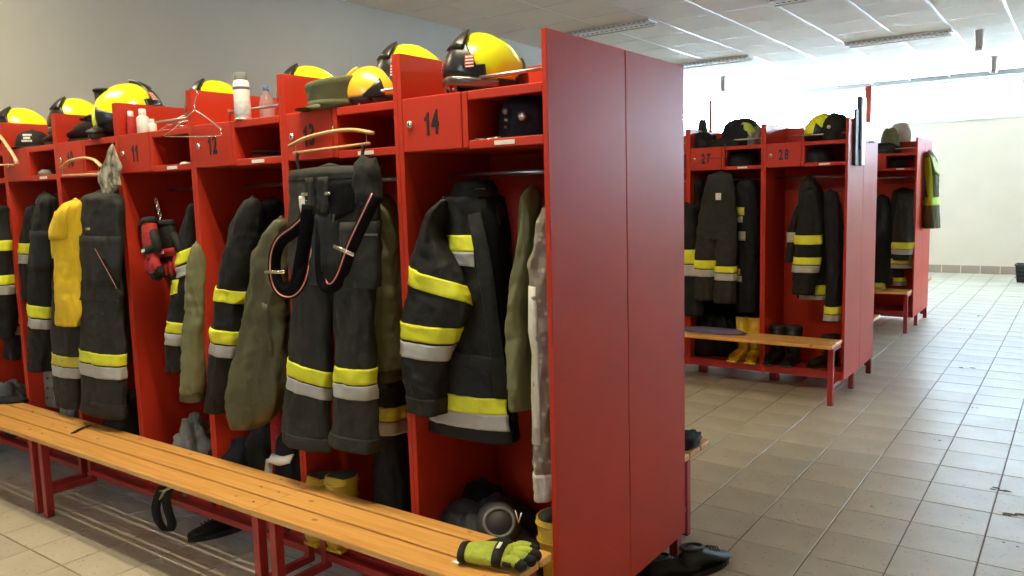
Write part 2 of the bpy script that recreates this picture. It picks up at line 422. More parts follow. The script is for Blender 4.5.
def hung(name, label, cat, limbs, group=None):
    """limbs: dict(n=part name, m=material, L=levels, Y=, b=, fold=, st=[(name, material, quad[, off])])"""
    L0 = limbs[0]['L'][0]; p = at((L0[0]+L0[1])/2, L0[2], limbs[0]['Y'])
    root = thing(name, label, cat, p, 0, group)
    inv = Matrix.Translation(-p)
    for i, d in enumerate(limbs):
        lb = Limb(d['L'], d['Y'], d['b'], d.get('fold', .05), d.get('seed', hash_name(name+label)+i), d.get('wr', 1), d.get('p', 2.3), d.get('dome', .06))
        me = lb.mesh(d['n'], n=d.get('seg', 64)); me.transform(inv)
        o = link(d['n'], me, d['m'], root, True)
        for q in d.get('st', []):
            pm = lb.patch(q[2], q[3] if len(q) > 3 else .004); pm.transform(inv); pm.name = q[0]
            link(q[0], pm, q[1], o, True)
    return root
def hash_name(s):
    h = 7
    for ch in s: h = (h*31+ord(ch)) % 9973
    return h
def quad(x0, x1, y0, y1): return [(x0, y0), (x1, y0), (x1, y1), (x0, y1)]

def lump_mesh(rx, ry, rz, seed=0, amp=.18, n=26, m=16, flat=.35, fr=9):
    """a crumpled soft heap with a flat underside, origin at the base centre"""
    v = []; f = []
    for j in range(m+1):
        e = -pi/2+pi*j/m
        for i in range(n):
            a = 2*pi*i/n; q = abs(cos(e))**.7; d = Vector((q*cos(a), q*sin(a), math.copysign(abs(sin(e))**.85, sin(e))))
            k = 1+amp*(noise.noise(d*2.1+Vector((seed, 0, 0)))+.9*abs(noise.noise(d*4.0+Vector((0, seed, 0))))-.3+.22*q*q*sin(fr*a+4*e+seed)+.35*(.4-abs(noise.noise(d*6+Vector((seed, seed, 0))))*2))
            p = Vector((d.x*rx*k, d.y*ry*k, d.z*rz*k)); p.z = max(p.z, -rz*flat)+rz*flat
            v.append(p)
    for j in range(m):
        for i in range(n):
            i2 = (i+1) % n; f.append((j*n+i, j*n+i2, (j+1)*n+i2, (j+1)*n+i))
    me = pydata('heap', v, f)
    bm = bmesh.new(); bm.from_mesh(me); bmesh.ops.remove_doubles(bm, verts=bm.verts, dist=.0005); bm.to_mesh(me); bm.free()
    return me

# ------------------------------------------------------------------ setting
XL, XR, YF, YB_ = -4.42, 5.2, -5.2, 14.08
SILL = 2.63; WTOP = 3.36
TP = .307; TQ = .310; TX0 = .117; TY0 = 1.352
floor = struct(box('floor', 'grout', None, XL-.2, XR, YF, YB_+.2, FZ-.1, FZ-.004))
def tile_mesh(w, h, top=.0, g=.0028, c=.0018, dep=.006):
    a, b = w/2-g, h/2-g
    v = [(-a, -b, -dep), (a, -b, -dep), (a, b, -dep), (-a, b, -dep), (-a, -b, top-c), (a, -b, top-c), (a, b, top-c), (-a, b, top-c),
         (-a+c, -b+c, top), (a-c, -b+c, top), (a-c, b-c, top), (-a+c, b-c, top)]
    f = [(0, 1, 5, 4), (1, 2, 6, 5), (2, 3, 7, 6), (3, 0, 4, 7), (4, 5, 9, 8), (5, 6, 10, 9), (6, 7, 11, 10), (7, 4, 8, 11), (8, 9, 10, 11)]
    return v, f
def project(p):
    d = Vector(p)-CAM; z = d.dot(FWD)
    if z < .1: return None
    return 512+FPX*d.dot(RGT)/z, 288-FPX*d.dot(UPV)/z, z
def make_floor():
    rd = random.Random(3)
    v, f = tile_mesh(TP, TQ); me = pydata('floor_tile', v, f); me.materials.append(M['floor'])
    cells = []
    for i in range(-24, 18):
        for j in range(-22, 44):
            x = TX0+TP*(i+.5); y = TY0+TQ*(j+.5)
            if x < XL-.1 or x > XR-.1 or y < YF+.1 or y > YB_+.1: continue
            q = project((x, y, FZ)); d = 1e3+math.hypot(x-CAM.x, y-CAM.y)
            if q and -30 < q[0] < 1054 and 60 < q[1] < 606:
                hid = (x < -.1 and .05 < y < 1.0) or (x < -.1 and (y > 1.3 and q[0] < 684)) or (x < -.2 and 4.2 < y < 5.1) or (x < -.2 and 7.6 < y < 8.4)
                d = q[2] if not hid else 500+q[2]
            cells.append((d, x, y))
    cells.sort()
    rest = MB()
    for k, (d, x, y) in enumerate(cells):
        dz = FZ+rd.uniform(-.0006, .0006)
        if k < 300:
            o = bpy.data.objects.new('floor_tile', me); COL.objects.link(o); o.parent = floor; o.location = (x, y, dz)
        else: rest.add([(a+x, b+y, c+dz) for a, b, c in v], f)
    o = link('floor_tile_field', pydata('floor_tile_field', rest.v, rest.f), 'floor', floor); o['kind'] = 'stuff'
make_floor()
for (x, y, s, sd) in ((1003, 490, .05, 1), (1012, 515, .07, 2), (975, 408, .03, 3), (966, 368, .06, 4), (870, 507, .018, 5), (962, 329, .035, 6), (980, 316, .05, 7), (1009, 545, .04, 8), (935, 440, .03, 9)):
    p = atz(x, y, FZ)
    bm = MB(); rd = random.Random(sd)
    for _ in range(5 if s > .04 else 2):
        cx, cy = rd.uniform(-s, s), rd.uniform(-s*.4, s*.4); r = s*rd.uniform(.12, .4); n = 8
        ring = [(cx+r*(1+.4*rd.uniform(-1, 1))*cos(2*pi*k/n), cy+.6*r*(1+.4*rd.uniform(-1, 1))*sin(2*pi*k/n)) for k in range(n)]
        bm.add([(a, b, 0) for a, b in ring]+[(a, b, .0012) for a, b in ring], [tuple(range(n, 2*n))]+[(k, (k+1) % n, n+(k+1) % n, n+k) for k in range(n)])
    o = bm.build('mud_speck', 'dirt', floor); o.location = (p.x, p.y, FZ+.0012)

ceiling = struct(box('ceiling', 'slot', None, XL-.2, XR, YF, YB_+.2, H+.03, H+.1))
GX0, GXP, GY0, GYP = -.073, .628, 5.59, .748
def make_ceiling():
    v, f = tile_mesh(GXP, GYP, g=.007, c=.003, dep=.02)
    v = [(a, b, -c) for a, b, c in v]; f = [q[::-1] for q in f]
    me = pydata('ceiling_panel', v, f); me.materials.append(M['ceil'])
    cells = []
    for i in range(-12, 9):
        for j in range(-16, 13):
            x = GX0+GXP*(i+.5); y = GY0+GYP*(j+.5)
            if x < XL-.1 or x > XR-.1 or y < YF or y > YB_+.1: continue
            q = project((x, y, H)); d = 1e3+math.hypot(x-CAM.x, y-CAM.y)
            if q and -60 < q[0] < 1084 and -40 < q[1] < 200: d = q[2]
            cells.append((d, x, y))
    cells.sort(); rest = MB()
    for k, (d, x, y) in enumerate(cells):
        if k < 300:
            o = bpy.data.objects.new('ceiling_panel', me); COL.objects.link(o); o.parent = ceiling; o.location = (x, y, H)
        else: rest.add([(a+x, b+y, c+H) for a, b, c in v], f)
    if rest.v:
        o = link('ceiling_panel_field', pydata('ceiling_panel_field', rest.v, rest.f), 'ceil', ceiling); o['kind'] = 'stuff'
    for i in range(-6, 9):
        x = GX0+GXP*i; box('grid_runner', 'grid', ceiling, x-.014, x+.014, YF, YB_, H-.004, H+.03)
    t = MB()
    for j in range(-15, 13):
        y = GY0+GYP*j; box('grid_cross_bar', 'grid', ceiling, XL, XR, y-.006, y+.006, H-.001, H+.03)
make_ceiling()

LW_END = 10.75                              # the closed part of the left wall ends here, glazing follows
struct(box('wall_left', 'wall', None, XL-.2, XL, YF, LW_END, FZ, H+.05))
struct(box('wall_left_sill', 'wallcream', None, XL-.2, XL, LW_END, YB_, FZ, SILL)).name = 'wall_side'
struct(box('wall_back', 'wallcream', None, XL-.2, XR, YB_, YB_+.25, FZ, SILL))
struct(box('wall_right', 'wallcream', None, XR, XR+.25, YF, 12.1, FZ, H+.05))
struct(box('trim_6', 'wallcream', None, XR, XR+.25, 12.1, YB_+.2, FZ, 2.0)); struct(box('trim_7', 'wallcream', None, XR, XR+.25, 12.1, YB_+.2, WTOP, H+.05))
struct(box('wall_front', 'wall', None, XL-.2, XR+.2, YF-.25, YF, FZ, SILL))
struct(box('trim_3', 'wall', None, XL-.2, XR+.2, YF-.25, YF, WTOP, H+.05))
struct(box('trim_1', 'wall', None, XL-.2, XR, YB_, YB_+.25, WTOP, H+.05))
struct(box('trim_2', 'grid', None, XL, XR, YB_-.03, YB_+.25, SILL, SILL+.025, .004))
def window(name, x0, x1, y, z0, z1, n, side=False):
    w = bpy.data.objects.new(name, None); COL.objects.link(w); w['kind'] = 'structure'
    def bx(nm, mt, a0, a1, d0, d1, c0, c1):
        if side: return box(nm, mt, w, y+d0, y+d1, a0, a1, c0, c1)
        return box(nm, mt, w, a0, a1, y+d0, y+d1, c0, c1)
    fw = .05
    bx('window_frame', 'white', x0, x1, .1, .16, z0, z0+fw); bx('window_frame', 'white', x0, x1, .1, .16, z1-fw, z1)
    for i in range(n+1):
        x = x0+(x1-x0)*i/n; x = min(max(x, x0+fw/2), x1-fw/2)
        bx('window_frame', 'white', x-fw/2, x+fw/2, .1, .16, z0+fw, z1-fw)
    for i in range(n):
        a = x0+(x1-x0)*i/n+fw/2; b = x0+(x1-x0)*(i+1)/n-fw/2
        bx('pane', 'glass', a, b, .128, .132, z0+fw, z1-fw)
window('window_1', XL, XR, YB_, SILL+.025, WTOP, 4)
window('added_window_3', -2.0, -1.2, YF-.26, SILL, WTOP, 1)  # unseen window, added to brighten ceiling and walls from behind the camera
for k, (a, b) in enumerate(((XL-.2, -2.0), (-1.2, XR+.2))): struct(box('trim_%d' % (4+k), 'wall', None, a, b, YF-.25, YF, SILL, WTOP))
window('added_window_4', 12.1, YB_, XR-.01, 2.0, WTOP, 1, True)  # added out of view to light the back wall and end panels
window('window_2', LW_END, YB_, XL-.26, SILL-.3+.3, WTOP+.06, 1, True)
bb = bpy.data.objects.new('baseboard_back', None); COL.objects.link(bb); bb['kind'] = 'structure'
sk = MB().box(-.1455, .1455, -.012, 0, 0, .138, .002).mesh('skirting_tile'); sk.materials.append(M['skirt'])
for k in range(33):
    o = bpy.data.objects.new('skirting_tile', sk); COL.objects.link(o); o.parent = bb; o.location = (-.385+.302*(k-13)+.12, YB_, FZ)

# ------------------------------------------------------------------ ceiling luminaires
def luminaire(x0, y, lit, label, group=None):
    t = thing('ceiling_luminaire', label, 'ceiling light', (x0+.628, y, H), 0, group)
    box('housing', 'white', t, -.62, .62, -.115, .115, -.022, -.004)
    box('centre_strip', 'grid', t, -.61, .61, -.045, .045, -.030, -.022, .003)
    for s in (-1, 1):
        box('louver_slot', 'slot', t, -.61, .61, s*.08-.022, s*.08+.022, -.025, -.0225)
        fm = MB().box(-.012, .012, -.024, .024, -.032, -.022, .002).mesh('louver_fin'); fm.materials.append(M['grid'])
        for k in range(20):
            o = bpy.data.objects.new('louver_fin', fm); COL.objects.link(o); o.parent = t; o.location = (-.595+k*.0626, s*.08, 0)
    for s in (-1, 1):
        MB().tube([(-.6, s*.115, -.04), (.6, s*.115, -.04)], .008, 8).build('lamp_tube', 'tube' if lit else 'tubeoff', t, True)
    if lit:
        for s in (-1, 1):
            la = bpy.data.lights.new('lamp_light', 'AREA'); la.shape = 'RECTANGLE'; la.size = 1.2; la.size_y = .02
            la.energy = LAMP_W/2*lit; la.color = LAMP_COL
            lo = bpy.data.objects.new('lamp_light', la); COL.objects.link(lo); lo.parent = t; lo.location = (0, s*.14, -.055)
for x0, lab in ((-3.84, 'ceiling light farthest left above the long bench, outside the frame'), (-1.33, 'ceiling light above the middle of the long bench, outside the frame')):
    luminaire(x0, -.42, .6 if x0 < -3 else 1.0, 'lit ' + lab)
luminaire(1.18, -.42, False, 'unlit ceiling light beside the camera, outside the frame')
for x0, lab in ((-3.84, 'ceiling light nearest the left wall, behind the camera'), (-1.33, 'ceiling light in the middle behind the camera')):
    luminaire(x0, -3.2, False, 'unlit ' + lab)
luminaire(1.18, -3.2, False, 'unlit ceiling light to the right behind the camera')
for x0, lab in ((-3.84, 'ceiling light over the aisle between the rows, on the far side'), (-1.33, 'ceiling light over the aisle between the rows, near its middle')):
    luminaire(x0, 2.9, .09, 'lit ' + lab)
luminaire(-3.84, 6.15, False, 'white louvered ceiling light just above the red end panel')
luminaire(-1.33, 6.15, False, 'white louvered ceiling light cut by the top edge of the photo')
luminaire(-3.84, 9.3, False, 'white louvered ceiling light far off, touching the panel corner')
luminaire(-1.33, 9.3, False, 'long white louvered ceiling light at upper right near the far window')

def spot(x, y, label):
    t = thing('ceiling_downlight', label, 'downlight', (x, y, H))
    MB().lathe([(.03, -.005), (.055, -.01), (.055, -.02), (.055, -.22), (.05, -.235), (.04, -.235)], 20).build('housing', 'steel', t, True)
    MB().lathe([(.045, -.232), (.047, -.245), (.03, -.255)], 20).build('diffuser', 'white', t, True)
spot(.19, 9.5, 'grey cylinder downlight under ceiling at right, the nearer of the two')
spot(.14, 12.05, 'grey cylinder downlight under ceiling at right, the farther one by the window')
spot(-3.63, 10.95, 'small cylinder downlight far off above the red lockers')

# ------------------------------------------------------------------ lockers
LW = .626; LD = .507; LT = .0208
def locker(n, X1, Yf, label, rear=False, group=None, digits=True):
    """X1: right end of the unit; Yf: front plane"""
    w = LW/2
    t = thing('fire_locker', label, 'locker', (X1-w, Yf, 0), pi if rear else 0, group)
    for s in (-1, 1): box('side_panel', 'red', t, s*(w-.0104)-.0099, s*(w-.0104)+.0099, 0, LD-.002, .083, 2.05, .0015)
    box('back_panel', 'red', t, -w+.021, w-.021, LD-.014, LD-.003, .083, 2.035)
    box('top_shelf', 'red', t, -w+.021, w-.021, .022, LD-.015, 1.872, 1.892)
    dx = -w+LT
    box('shelf_edge', 'red', t, dx+.292, w-.021, .001, .021, 1.864, 1.893, .002)
    box('compartment_shelf', 'red', t, -w+.021, w-.021, .022, LD-.015, 1.710, 1.727)
    box('shelf_edge', 'red', t, dx+.292, w-.021, .001, .021, 1.706, 1.734, .002)
    d = box('door', 'red', t, dx+.003, dx+.266, -.002, .016, 1.711, 1.893, .002)
    k = MB().tube([(dx+.038, -.001, 1.803), (dx+.038, -.009, 1.803), (dx+.038, -.012, 1.803)], [.0135, .0135, .009], 16).build('lock', 'chrome', d, True)
    box('keyhole', 'slot', d, dx+.0365, dx+.0395, -.0135, -.0115, 1.797, 1.809)
    if digits: number(str(n), d, dx+.136)
    if 0: text('number_lettering', str(n), .108, 'print', d, (dx+.136, -.0032, 1.800), sx=.64, bold=.0045)
    box('divider_panel', 'red', t, dx+.268, dx+.291, 0, LD-.02, 1.711, 1.893, .0015)
    box('name_plate', 'paper', t, .105, .185, -.001, .002, 1.713, 1.727)
    MB().tube([(-w+.02, .25, 1.63), (w-.02, .25, 1.63)], .0095, 12).build('clothes_rail', 'steel', t, True)
    if n not in (8, 9, 10):
     h = MB().tube([(-.13, .075, 1.943), (w-.02, .075, 1.945)], .0065, 10).build('hat_rail', 'steel', t, True)
     MB().tube([(-.13, .075, 1.89), (-.13, .075, 1.956)], .006, 8).build('rail_post', 'redmetal', h, True)
    box('base_shelf', 'red', t, -w+.021, w-.021, .022, LD-.015, .125, .142)
    box('plinth_rail', 'redmetal', t, -w+.021, w-.021, .004, .022, .086, .150, .002)
    for s in (-1, 1):
        y = .06 if rear else .33
        box('foot', 'redmetal', t, s*(w-.019)-.018, s*(w-.019)+.018, y-.022, y+.022, FZ, .084)
    return t
A_N = {14: 'red locker numbered 14, end unit of the near row with dark fire jacket', 13: 'red locker numbered 13 behind the wooden hanger with dark trousers',
       12: 'red locker numbered 12 with a white spray can on top', 11: 'red locker numbered 11 with red and black gloves hanging inside',
       10: 'red locker numbered 10 with a yellow shirt hanging in front', 9: 'red locker with a black cap on top, left of number 10', 8: 'red locker at the left edge of the photo, farthest of the near row'}
for n in range(14, 7, -1): locker(n, -(14-n)*LW, 0, A_N[n], digits=n >= 10)
locker(0, 0, 1.0146, 'red locker backing onto number 14, its side the right half of the big end panel', rear=True, digits=False)
XB, YB = -.0875, 4.1693
XC, YC = -.1509, 7.5346
locker(28, XB, YB, 'red locker numbered 28 in the second row, with one jacket on the rail')
locker(27, XB-LW, YB, 'red locker numbered 27 in the second row, with dark trousers in front')
locker(26, XB-2*LW, YB, 'red locker of the second row mostly hidden by the big end panel', digits=False)
locker(0, XB, YB+1.0146, 'red locker backing onto number 28, facing the far row', rear=True, digits=False)
locker(0, XB-LW, YB+1.0146, 'second rear red locker of the second row, hidden from view', rear=True, digits=False)
locker(0, XB-2*LW, YB+1.0146, 'red locker of the second row facing the far row, behind the big end panel', rear=True, digits=False)
locker(0, XC-LW, YC+1.0146, 'red locker of the farthest row facing the window wall, second from its end', rear=True, digits=False)
locker(0, XC, YC, 'red end locker of the farthest row, with a jacket above the bench', digits=False)
locker(0, XC-LW, YC, 'red locker of the farthest row hidden behind the second row', digits=False)
locker(0, XC, YC+1.0146, 'red locker at the back of the farthest row, facing the window wall', rear=True, digits=False)

# ------------------------------------------------------------------ benches
BZ = .404
def bench(x0, x1, Yf, label, legs, rear=False, group=None, bolts=None, inner=False):
    """bench module in front of a locker front at Yf; legs: x positions"""
    cx = (x0+x1)/2
    t = thing('slatted_bench', label, 'bench', (cx, Yf, 0), pi if rear else 0, group)
    h = (x1-x0)/2+.0012; sg = -1 if rear else 1
    for a, b in ((-.328, -.2235), (-.2115, -.1045), (-.0925, -.028)) if False else ((-.328, -.2235), (-.2115, -.1045), (-.0925, -.028)):
        p = box('plank', 'pine', t, -h, h, a, b, BZ-.026, BZ, .003)
        for lx in (bolts or legs):
            x = (lx-cx)*sg
            MB().lathe([(.006, 0), (.0055, .0015), (.003, .0022)], 10, (x, (a+b)/2, BZ-.0002)).build('bolt', 'chrome', p, True)
    for lx in legs:
        x = (lx-cx)*sg
        box('leg', 'redmetal', t, x-.019, x+.019, -.283, -.245, FZ+.004, BZ-.027, .002)
        if inner: box('rear_post', 'redmetal', t, x-.015, x+.015, -.045, -.015, .09, BZ-.027, .002)
        box('cross_bar', 'redmetal', t, x-.013, x+.013, -.245, -.012, .065, .095, .002)
        box('seat_bearer', 'redmetal', t, x-.015, x+.015, -.245, -.030, BZ-.057, BZ-.027, .002)
        box('rubber_foot', 'blackrub', t, x-.0185, x+.0185, -.2825, -.2455, FZ, FZ+.005)
    a, b = (legs[0]-cx)*sg, (legs[-1]-cx)*sg
    if inner: box('long_rail', 'redmetal', t, min(a, b), max(a, b), -.043, -.013, .105, .135, .002)
    return t
bench(-4.40, -3.042, 0, 'pine bench section at the far left of the long bench', (-4.3, -3.095), inner=True)
bench(-3.038, -1.157, 0, 'pine bench section in the middle of the long bench', (-2.99, -1.207), bolts=(-2.96, -2.85, -1.324, -1.215), inner=True)
bench(-1.153, -.006, 0, 'pine bench section nearest the camera, with a green glove on it', (-1.103, -.09), bolts=(-.09,), inner=True)
bench(-1.5, -.02, 1.0146, 'pine bench end showing behind the big red end panel', (-1.4, -.115), rear=True)
bench(XB-1.5, XB-.01, YB, 'pine bench in front of lockers 27 and 28 with violet cloth', (XB-1.27, XB-.03))
bench(XB-1.5, XB-.01, YB+1.0146, 'pine bench end showing past the end of the second row', (XB-1.3, XB-.1), rear=True)
bench(XC-1.5, XC-.01, YC, 'pine bench in front of the farthest row of lockers', (XC-1.3, XC-.03))
bench(XC-1.5, XC-.01, YC+1.0146, 'pine bench end behind the farthest row of lockers', (XC-1.3, XC-.1), rear=True)
#@@PART2
# ------------------------------------------------------------------ helmets
def helmet_meshes():
    def surf(az, e, off=0):
        """az 0 = front (-y), e 0 at rim height .. pi/2 at the crown"""
        d = Vector((sin(az)*cos(e), -cos(az)*cos(e), sin(e)))
        ry = .150 if d.y < 0 else .165
        p = Vector((d.x*.122, d.y*ry, d.z*.138))
        p.z += .012*math.exp(-(p.x/.03)**2)*max(0, sin(e))*(1 if abs(az) < pi else 1)
        if d.y > 0 and e < .5: p.y += .012*(1-e/.5)
        n = Vector((d.x/.122, d.y/ry, d.z/.138)).normalized()
        return p+n*off+Vector((0, 0, .045))
    def rim(az): return -.02-.28*(1-cos(az))/2*1.0-.10*max(0, sin(abs(az)))   # front high, back low
    def grid(a0, a1, e0, e1, na, ne, off, th=.006):
        v = []; f = []
        for o in (off, off-th):
            for j in range(ne+1):
                for i in range(na+1):
                    az = a0+(a1-a0)*i/na; lo = e0(az); hi = e1(az); v.append(surf(az, lo+(hi-lo)*j/ne, o))
        W2 = na+1; K = W2*(ne+1)
        for j in range(ne):
            for i in range(na):
                q = (j*W2+i, j*W2+i+1, (j+1)*W2+i+1, (j+1)*W2+i); f.append(q); f.append(tuple(x+K for x in q[::-1]))
        ed = list(range(W2))+[j*W2+na for j in range(1, ne+1)]+[ne*W2+i for i in range(na-1, -1, -1)]+[j*W2 for j in range(ne-1, 0, -1)]
        for i in range(len(ed)):
            a, b = ed[i], ed[(i+1) % len(ed)]; f.append((a, a+K, b+K, b))
        return pydata('shell', v, f)
    shell = grid(-pi, pi, rim, lambda a: pi/2-.001, 48, 14, 0, .008)
    front = grid(-1.0, 1.0, lambda a: rim(a)+.0, lambda a: 1.16-1.0*min(1, (abs(a)/.78))**1.7, 28, 8, .009, .012)
    crest = grid(-.40, .40, lambda a: .60, lambda a: 1.26-.3*(a/.40)**2, 10, 5, .018, .016)
    sides = [grid(s*1.75, s*2.55, lambda a: rim(a)+.02, lambda a: rim(a)+.10+.62*((abs(a)-1.75)/.8), 10, 5, .007, .01) for s in (1, -1)]
    visor = grid(-1.30, 1.30, lambda a: rim(a)-.22, lambda a: rim(a)-.02, 24, 3, .016, .006)
    nape = grid(2.0, 2*pi-2.0, lambda a: rim(a)-.42, lambda a: rim(a)+.02, 18, 3, .004, .006)
    ear = [grid(s*1.3, s*1.95, lambda a: rim(a)-.42, lambda a: rim(a)+.04, 8, 4, .003, .008) for s in (1, -1)]
    emb = [grid(s*.50, s*.74, lambda a: .08+.10*abs(abs(a)-.62)*4, lambda a: .40, 8, 4, .0115, .004) for s in (1, -1)]
    bars = [[grid(s*.52, s*.72, lambda a, k=k: .11+.075*k, lambda a, k=k: .14+.075*k, 5, 1, .0128, .003) for k in range(4)] for s in (1, -1)]
    straps = [MB().ribbon(smooth_pts([surf(s*1.7, rim(1.7), -.004), surf(s*1.5, rim(1.5)-.15, -.01)+Vector((0, 0, -.03)), Vector((s*.05, -.06, -.035)), Vector((0, -.07, -.038))], 12), Vector((0, .009, .003)), .002).mesh('strap') for s in (1, -1)]
    return dict(shell=shell, front=front, crest=crest, sides=sides, visor=visor, nape=nape, ear=ear, emb=emb, bars=bars, straps=straps)
HM = helmet_meshes()
def helmet(label, loc, az, tilt=(0, 0), scale=1.0, shell='helmet', z0=-.036, group=None, front='blackplastic', emblem=True, visor=True):
    """az: world angle the face looks to (0 = -Y, positive turns to -X)"""
    t = thing('fire_helmet', label, 'helmet', loc, 0, group)
    Mx = Matrix.Translation((0, 0, -z0*scale)) @ Matrix.Rotation(-az, 4, 'Z') @ Matrix.Rotation(tilt[0], 4, 'X') @ Matrix.Rotation(tilt[1], 4, 'Y') @ Matrix.Scale(scale, 4)
    def add(n, me, mt, par):
        o = link(n, me if not me.users else me.copy(), mt, par, True)
        if par is t: o.matrix_local = Mx
        return o
    sh = add('shell', HM['shell'], shell, t)
    fr = add('front_plate', HM['front'], front, t); add('crest', HM['crest'], front, t)
    if emblem:
        for i in (0, 1):
            e = add('emblem', HM['emb'][i], 'redfab', fr)
            for b in HM['bars'][i]: pass
        for i in (0, 1):
            bm = MB()
            for b in HM['bars'][i]: bm.add([v.co for v in b.vertices], [tuple(p.vertices) for p in b.polygons])
            bm.build('emblem_stripe', 'paper', fr)
    for s in HM['sides']: add('side_cover', s, 'blackplastic', t)
    if visor: add('visor', HM['visor'], 'visor', t)
    add('nape_guard', HM['nape'], 'blackplastic', t)
    for s in HM['ear']: add('ear_guard', s, 'blackplastic', t)
    for s in HM['straps']: add('chin_strap', s, 'hiyel2', t)
    return t
ZT = 1.8935
def on_top(px, py, Y, dz=0):
    p = at(px, py, Y); return (p.x, Y, ZT+dz)
def by_side(px, k, off=.15):
    X = -k*LW-.021-off; p = atx(px, 80, X); return (p.x, p.y, ZT)
helmet('yellow fire helmet on locker 14, whole and nearest the big end panel', on_top(484, 60, .19), R(12), (R(4), 0), .96)
helmet('yellow fire helmet with black front rising behind the orange helmet on locker 13', by_side(412, 1), R(14), (R(4), 0), .95, z0=-.065)
helmet('yellow fire helmet above the end of locker 12, beside the green cap', by_side(311, 2), R(10), (R(4), 0), .95, z0=-.06)
helmet('yellow fire helmet behind the wire hanger on locker 11', by_side(216, 3), R(4), (R(4), 0), .95, z0=-.06)
helmet('large yellow fire helmet turned away on locker 10 beside the black boot', by_side(130, 4, .16), R(-150), (R(-16), R(8)), 1.05, z0=-.085)
helmet('yellow fire helmet on locker 9, seen above the lying dark shoes', by_side(75, 5), R(-4), (R(4), 0), 1.0, z0=-.075)
helmet('yellow fire helmet at the left edge of the photo above the black cap', by_side(19, 6), R(-4), (R(4), 0), 1.0, z0=-.075)
helmet('orange helmet with black marks on locker 13, behind the green cap', on_top(369, 92, .11), R(80), (R(6), 0), .68, 'orange', z0=-.035, front='orange', emblem=False, visor=False)

# ------------------------------------------------------------------ caps
def cap(name, label, loc, az, mt, kind, group=None):
    t = thing(name, label, 'cap', loc, -az, group)
    if kind == 'kepi':
        prof = [(.088, 0), (.092, .012), (.094, .03), (.102, .085), (.106, .100), (.100, .109), (.06, .105), (.02, .103)]
        c = MB().lathe(prof, 36); v = [Vector((p.x*.95, p.y*1.15, p.z+.012*(p.y/.1)*(p.z/.09))) for p in c.v]; c.v = v
        c.build('crown', mt, t, True)
        b = MB().lathe([(.0905, .006), (.0955, .008), (.097, .03), (.092, .032)], 36); b.v = [Vector((p.x*.955, p.y*1.155, p.z)) for p in b.v]; b.build('band', mt, t, True)
    else:
        c = MB().lathe([(.085, 0), (.088, .02), (.086, .05), (.075, .08), (.052, .10), (.02, .110), (.004, .111)], 36); c.v = [Vector((p.x*.95, p.y*1.15, p.z)) for p in c.v]
        c.build('crown', mt, t, True)
        MB().lathe([(.008, .108), (.009, .113), (.004, .116)], 10).build('button', mt, t, True)
    v = []; f = []; N = 16
    for k, (r, dz) in enumerate(((.97, .012), (1.25, .004), (1.55, -.002), (1.62, -.006))):
        for i in range(N+1):
            a = -1.15+2.3*i/N; q = r if abs(a) < .9 else r-(abs(a)-.9)*(r-.97)*3
            v.append((sin(a)*.085*min(q, 1.25), -cos(a)*.100*q, max(.002, dz+.012*(1-cos(a)))-.0))
    K = N+1
    for k in range(3):
        for i in range(N): f.append((k*K+i, k*K+i+1, (k+1)*K+i+1, (k+1)*K+i))
    n0 = len(v); v += [(x, y, z+.003) for x, y, z in v]; f += [tuple(x+n0 for x in q[::-1]) for q in f]
    link('peak', pydata('peak', v, f), mt, t, True)
    return t
cap('peaked_cap', 'olive green peaked cap in front of the helmet on locker 13', on_top(337, 96, .06), R(55), 'kepi', 'kepi')
bc = cap('baseball_cap', 'black cap with white print on top of the leftmost lockers', on_top(33, 135, .12), R(-22), 'black', 'cap')
p = MB()
for j in range(3):
    for k in range(5 if j != 1 else 3):
        a = R(14)+k*R(7)-R(14)*(j == 1)*0+R(7)*(j == 1); z = .078-j*.017
        r = .088 if z < .05 else .088-(z-.05)*.45
        c = Vector((sin(a)*r*.955, -cos(a)*r*1.155, z)); w = Vector((cos(a), sin(a), 0))*.0045*(1.6 if j == 1 else 1); u = Vector((0, 0, .0055)); n = Vector((sin(a), -cos(a), .25)).normalized()*.003
        p.add([c-w-u+n, c+w-u+n, c+w+u+n, c-w+u+n, c-w-u-n, c+w-u-n, c+w+u-n, c-w+u-n], [(0, 1, 2, 3), (7, 6, 5, 4), (0, 4, 5, 1), (1, 5, 6, 2), (2, 6, 7, 3), (3, 7, 4, 0)])
p.build('print', 'white', bc)

# ------------------------------------------------------------------ small things on the lockers
def bottle(name, label, cat, loc, prof, mt, extra=(), group=None):
    t = thing(name, label, cat, loc, 0, group)
    MB().lathe(prof, 24).build('body', mt, t, True)
    for n, pr, m2 in extra: MB().lathe(pr, 24).build(n, m2, t, True)
    return t
bottle('spray_can', 'white spray can standing on locker 12', 'spray can', on_top(242, 100, .025), [(.030, 0), (.033, .004), (.033, .15), (.028, .162), (.02, .168), (.014, .17)], 'white',
       [('printed_band', [(.0332, .02), (.0336, .022), (.0336, .075), (.0332, .077)], 'label'), ('base_ring', [(.0335, .0), (.0345, .003), (.0335, .008)], 'steel'), ('cap', [(.026, .164), (.027, .168), (.026, .192), (.02, .196)], 'grey'), ('blue_ring', [(.0332, .125), (.0336, .126), (.0336, .135), (.0332, .136)], 'purple')])
bottle('water_bottle', 'clear plastic water bottle behind the spray can', 'bottle', on_top(266, 92, .30), [(.031, 0), (.034, .005), (.034, .03), (.031, .034), (.034, .04), (.034, .11), (.026, .138), (.013, .155), (.013, .168)], 'bottle',
       [('cap', [(.0145, .166), (.015, .168), (.0145, .184), (.012, .186)], 'bluecap')])
bottle('small_bottle', 'small red bottle with pale cap on locker 11', 'bottle', on_top(131, 122, .05), [(.019, 0), (.020, .003), (.019, .08), (.012, .09)], 'redfab', [('cap', [(.013, .09), (.014, .092), (.013, .115), (.01, .117)], 'paper')])
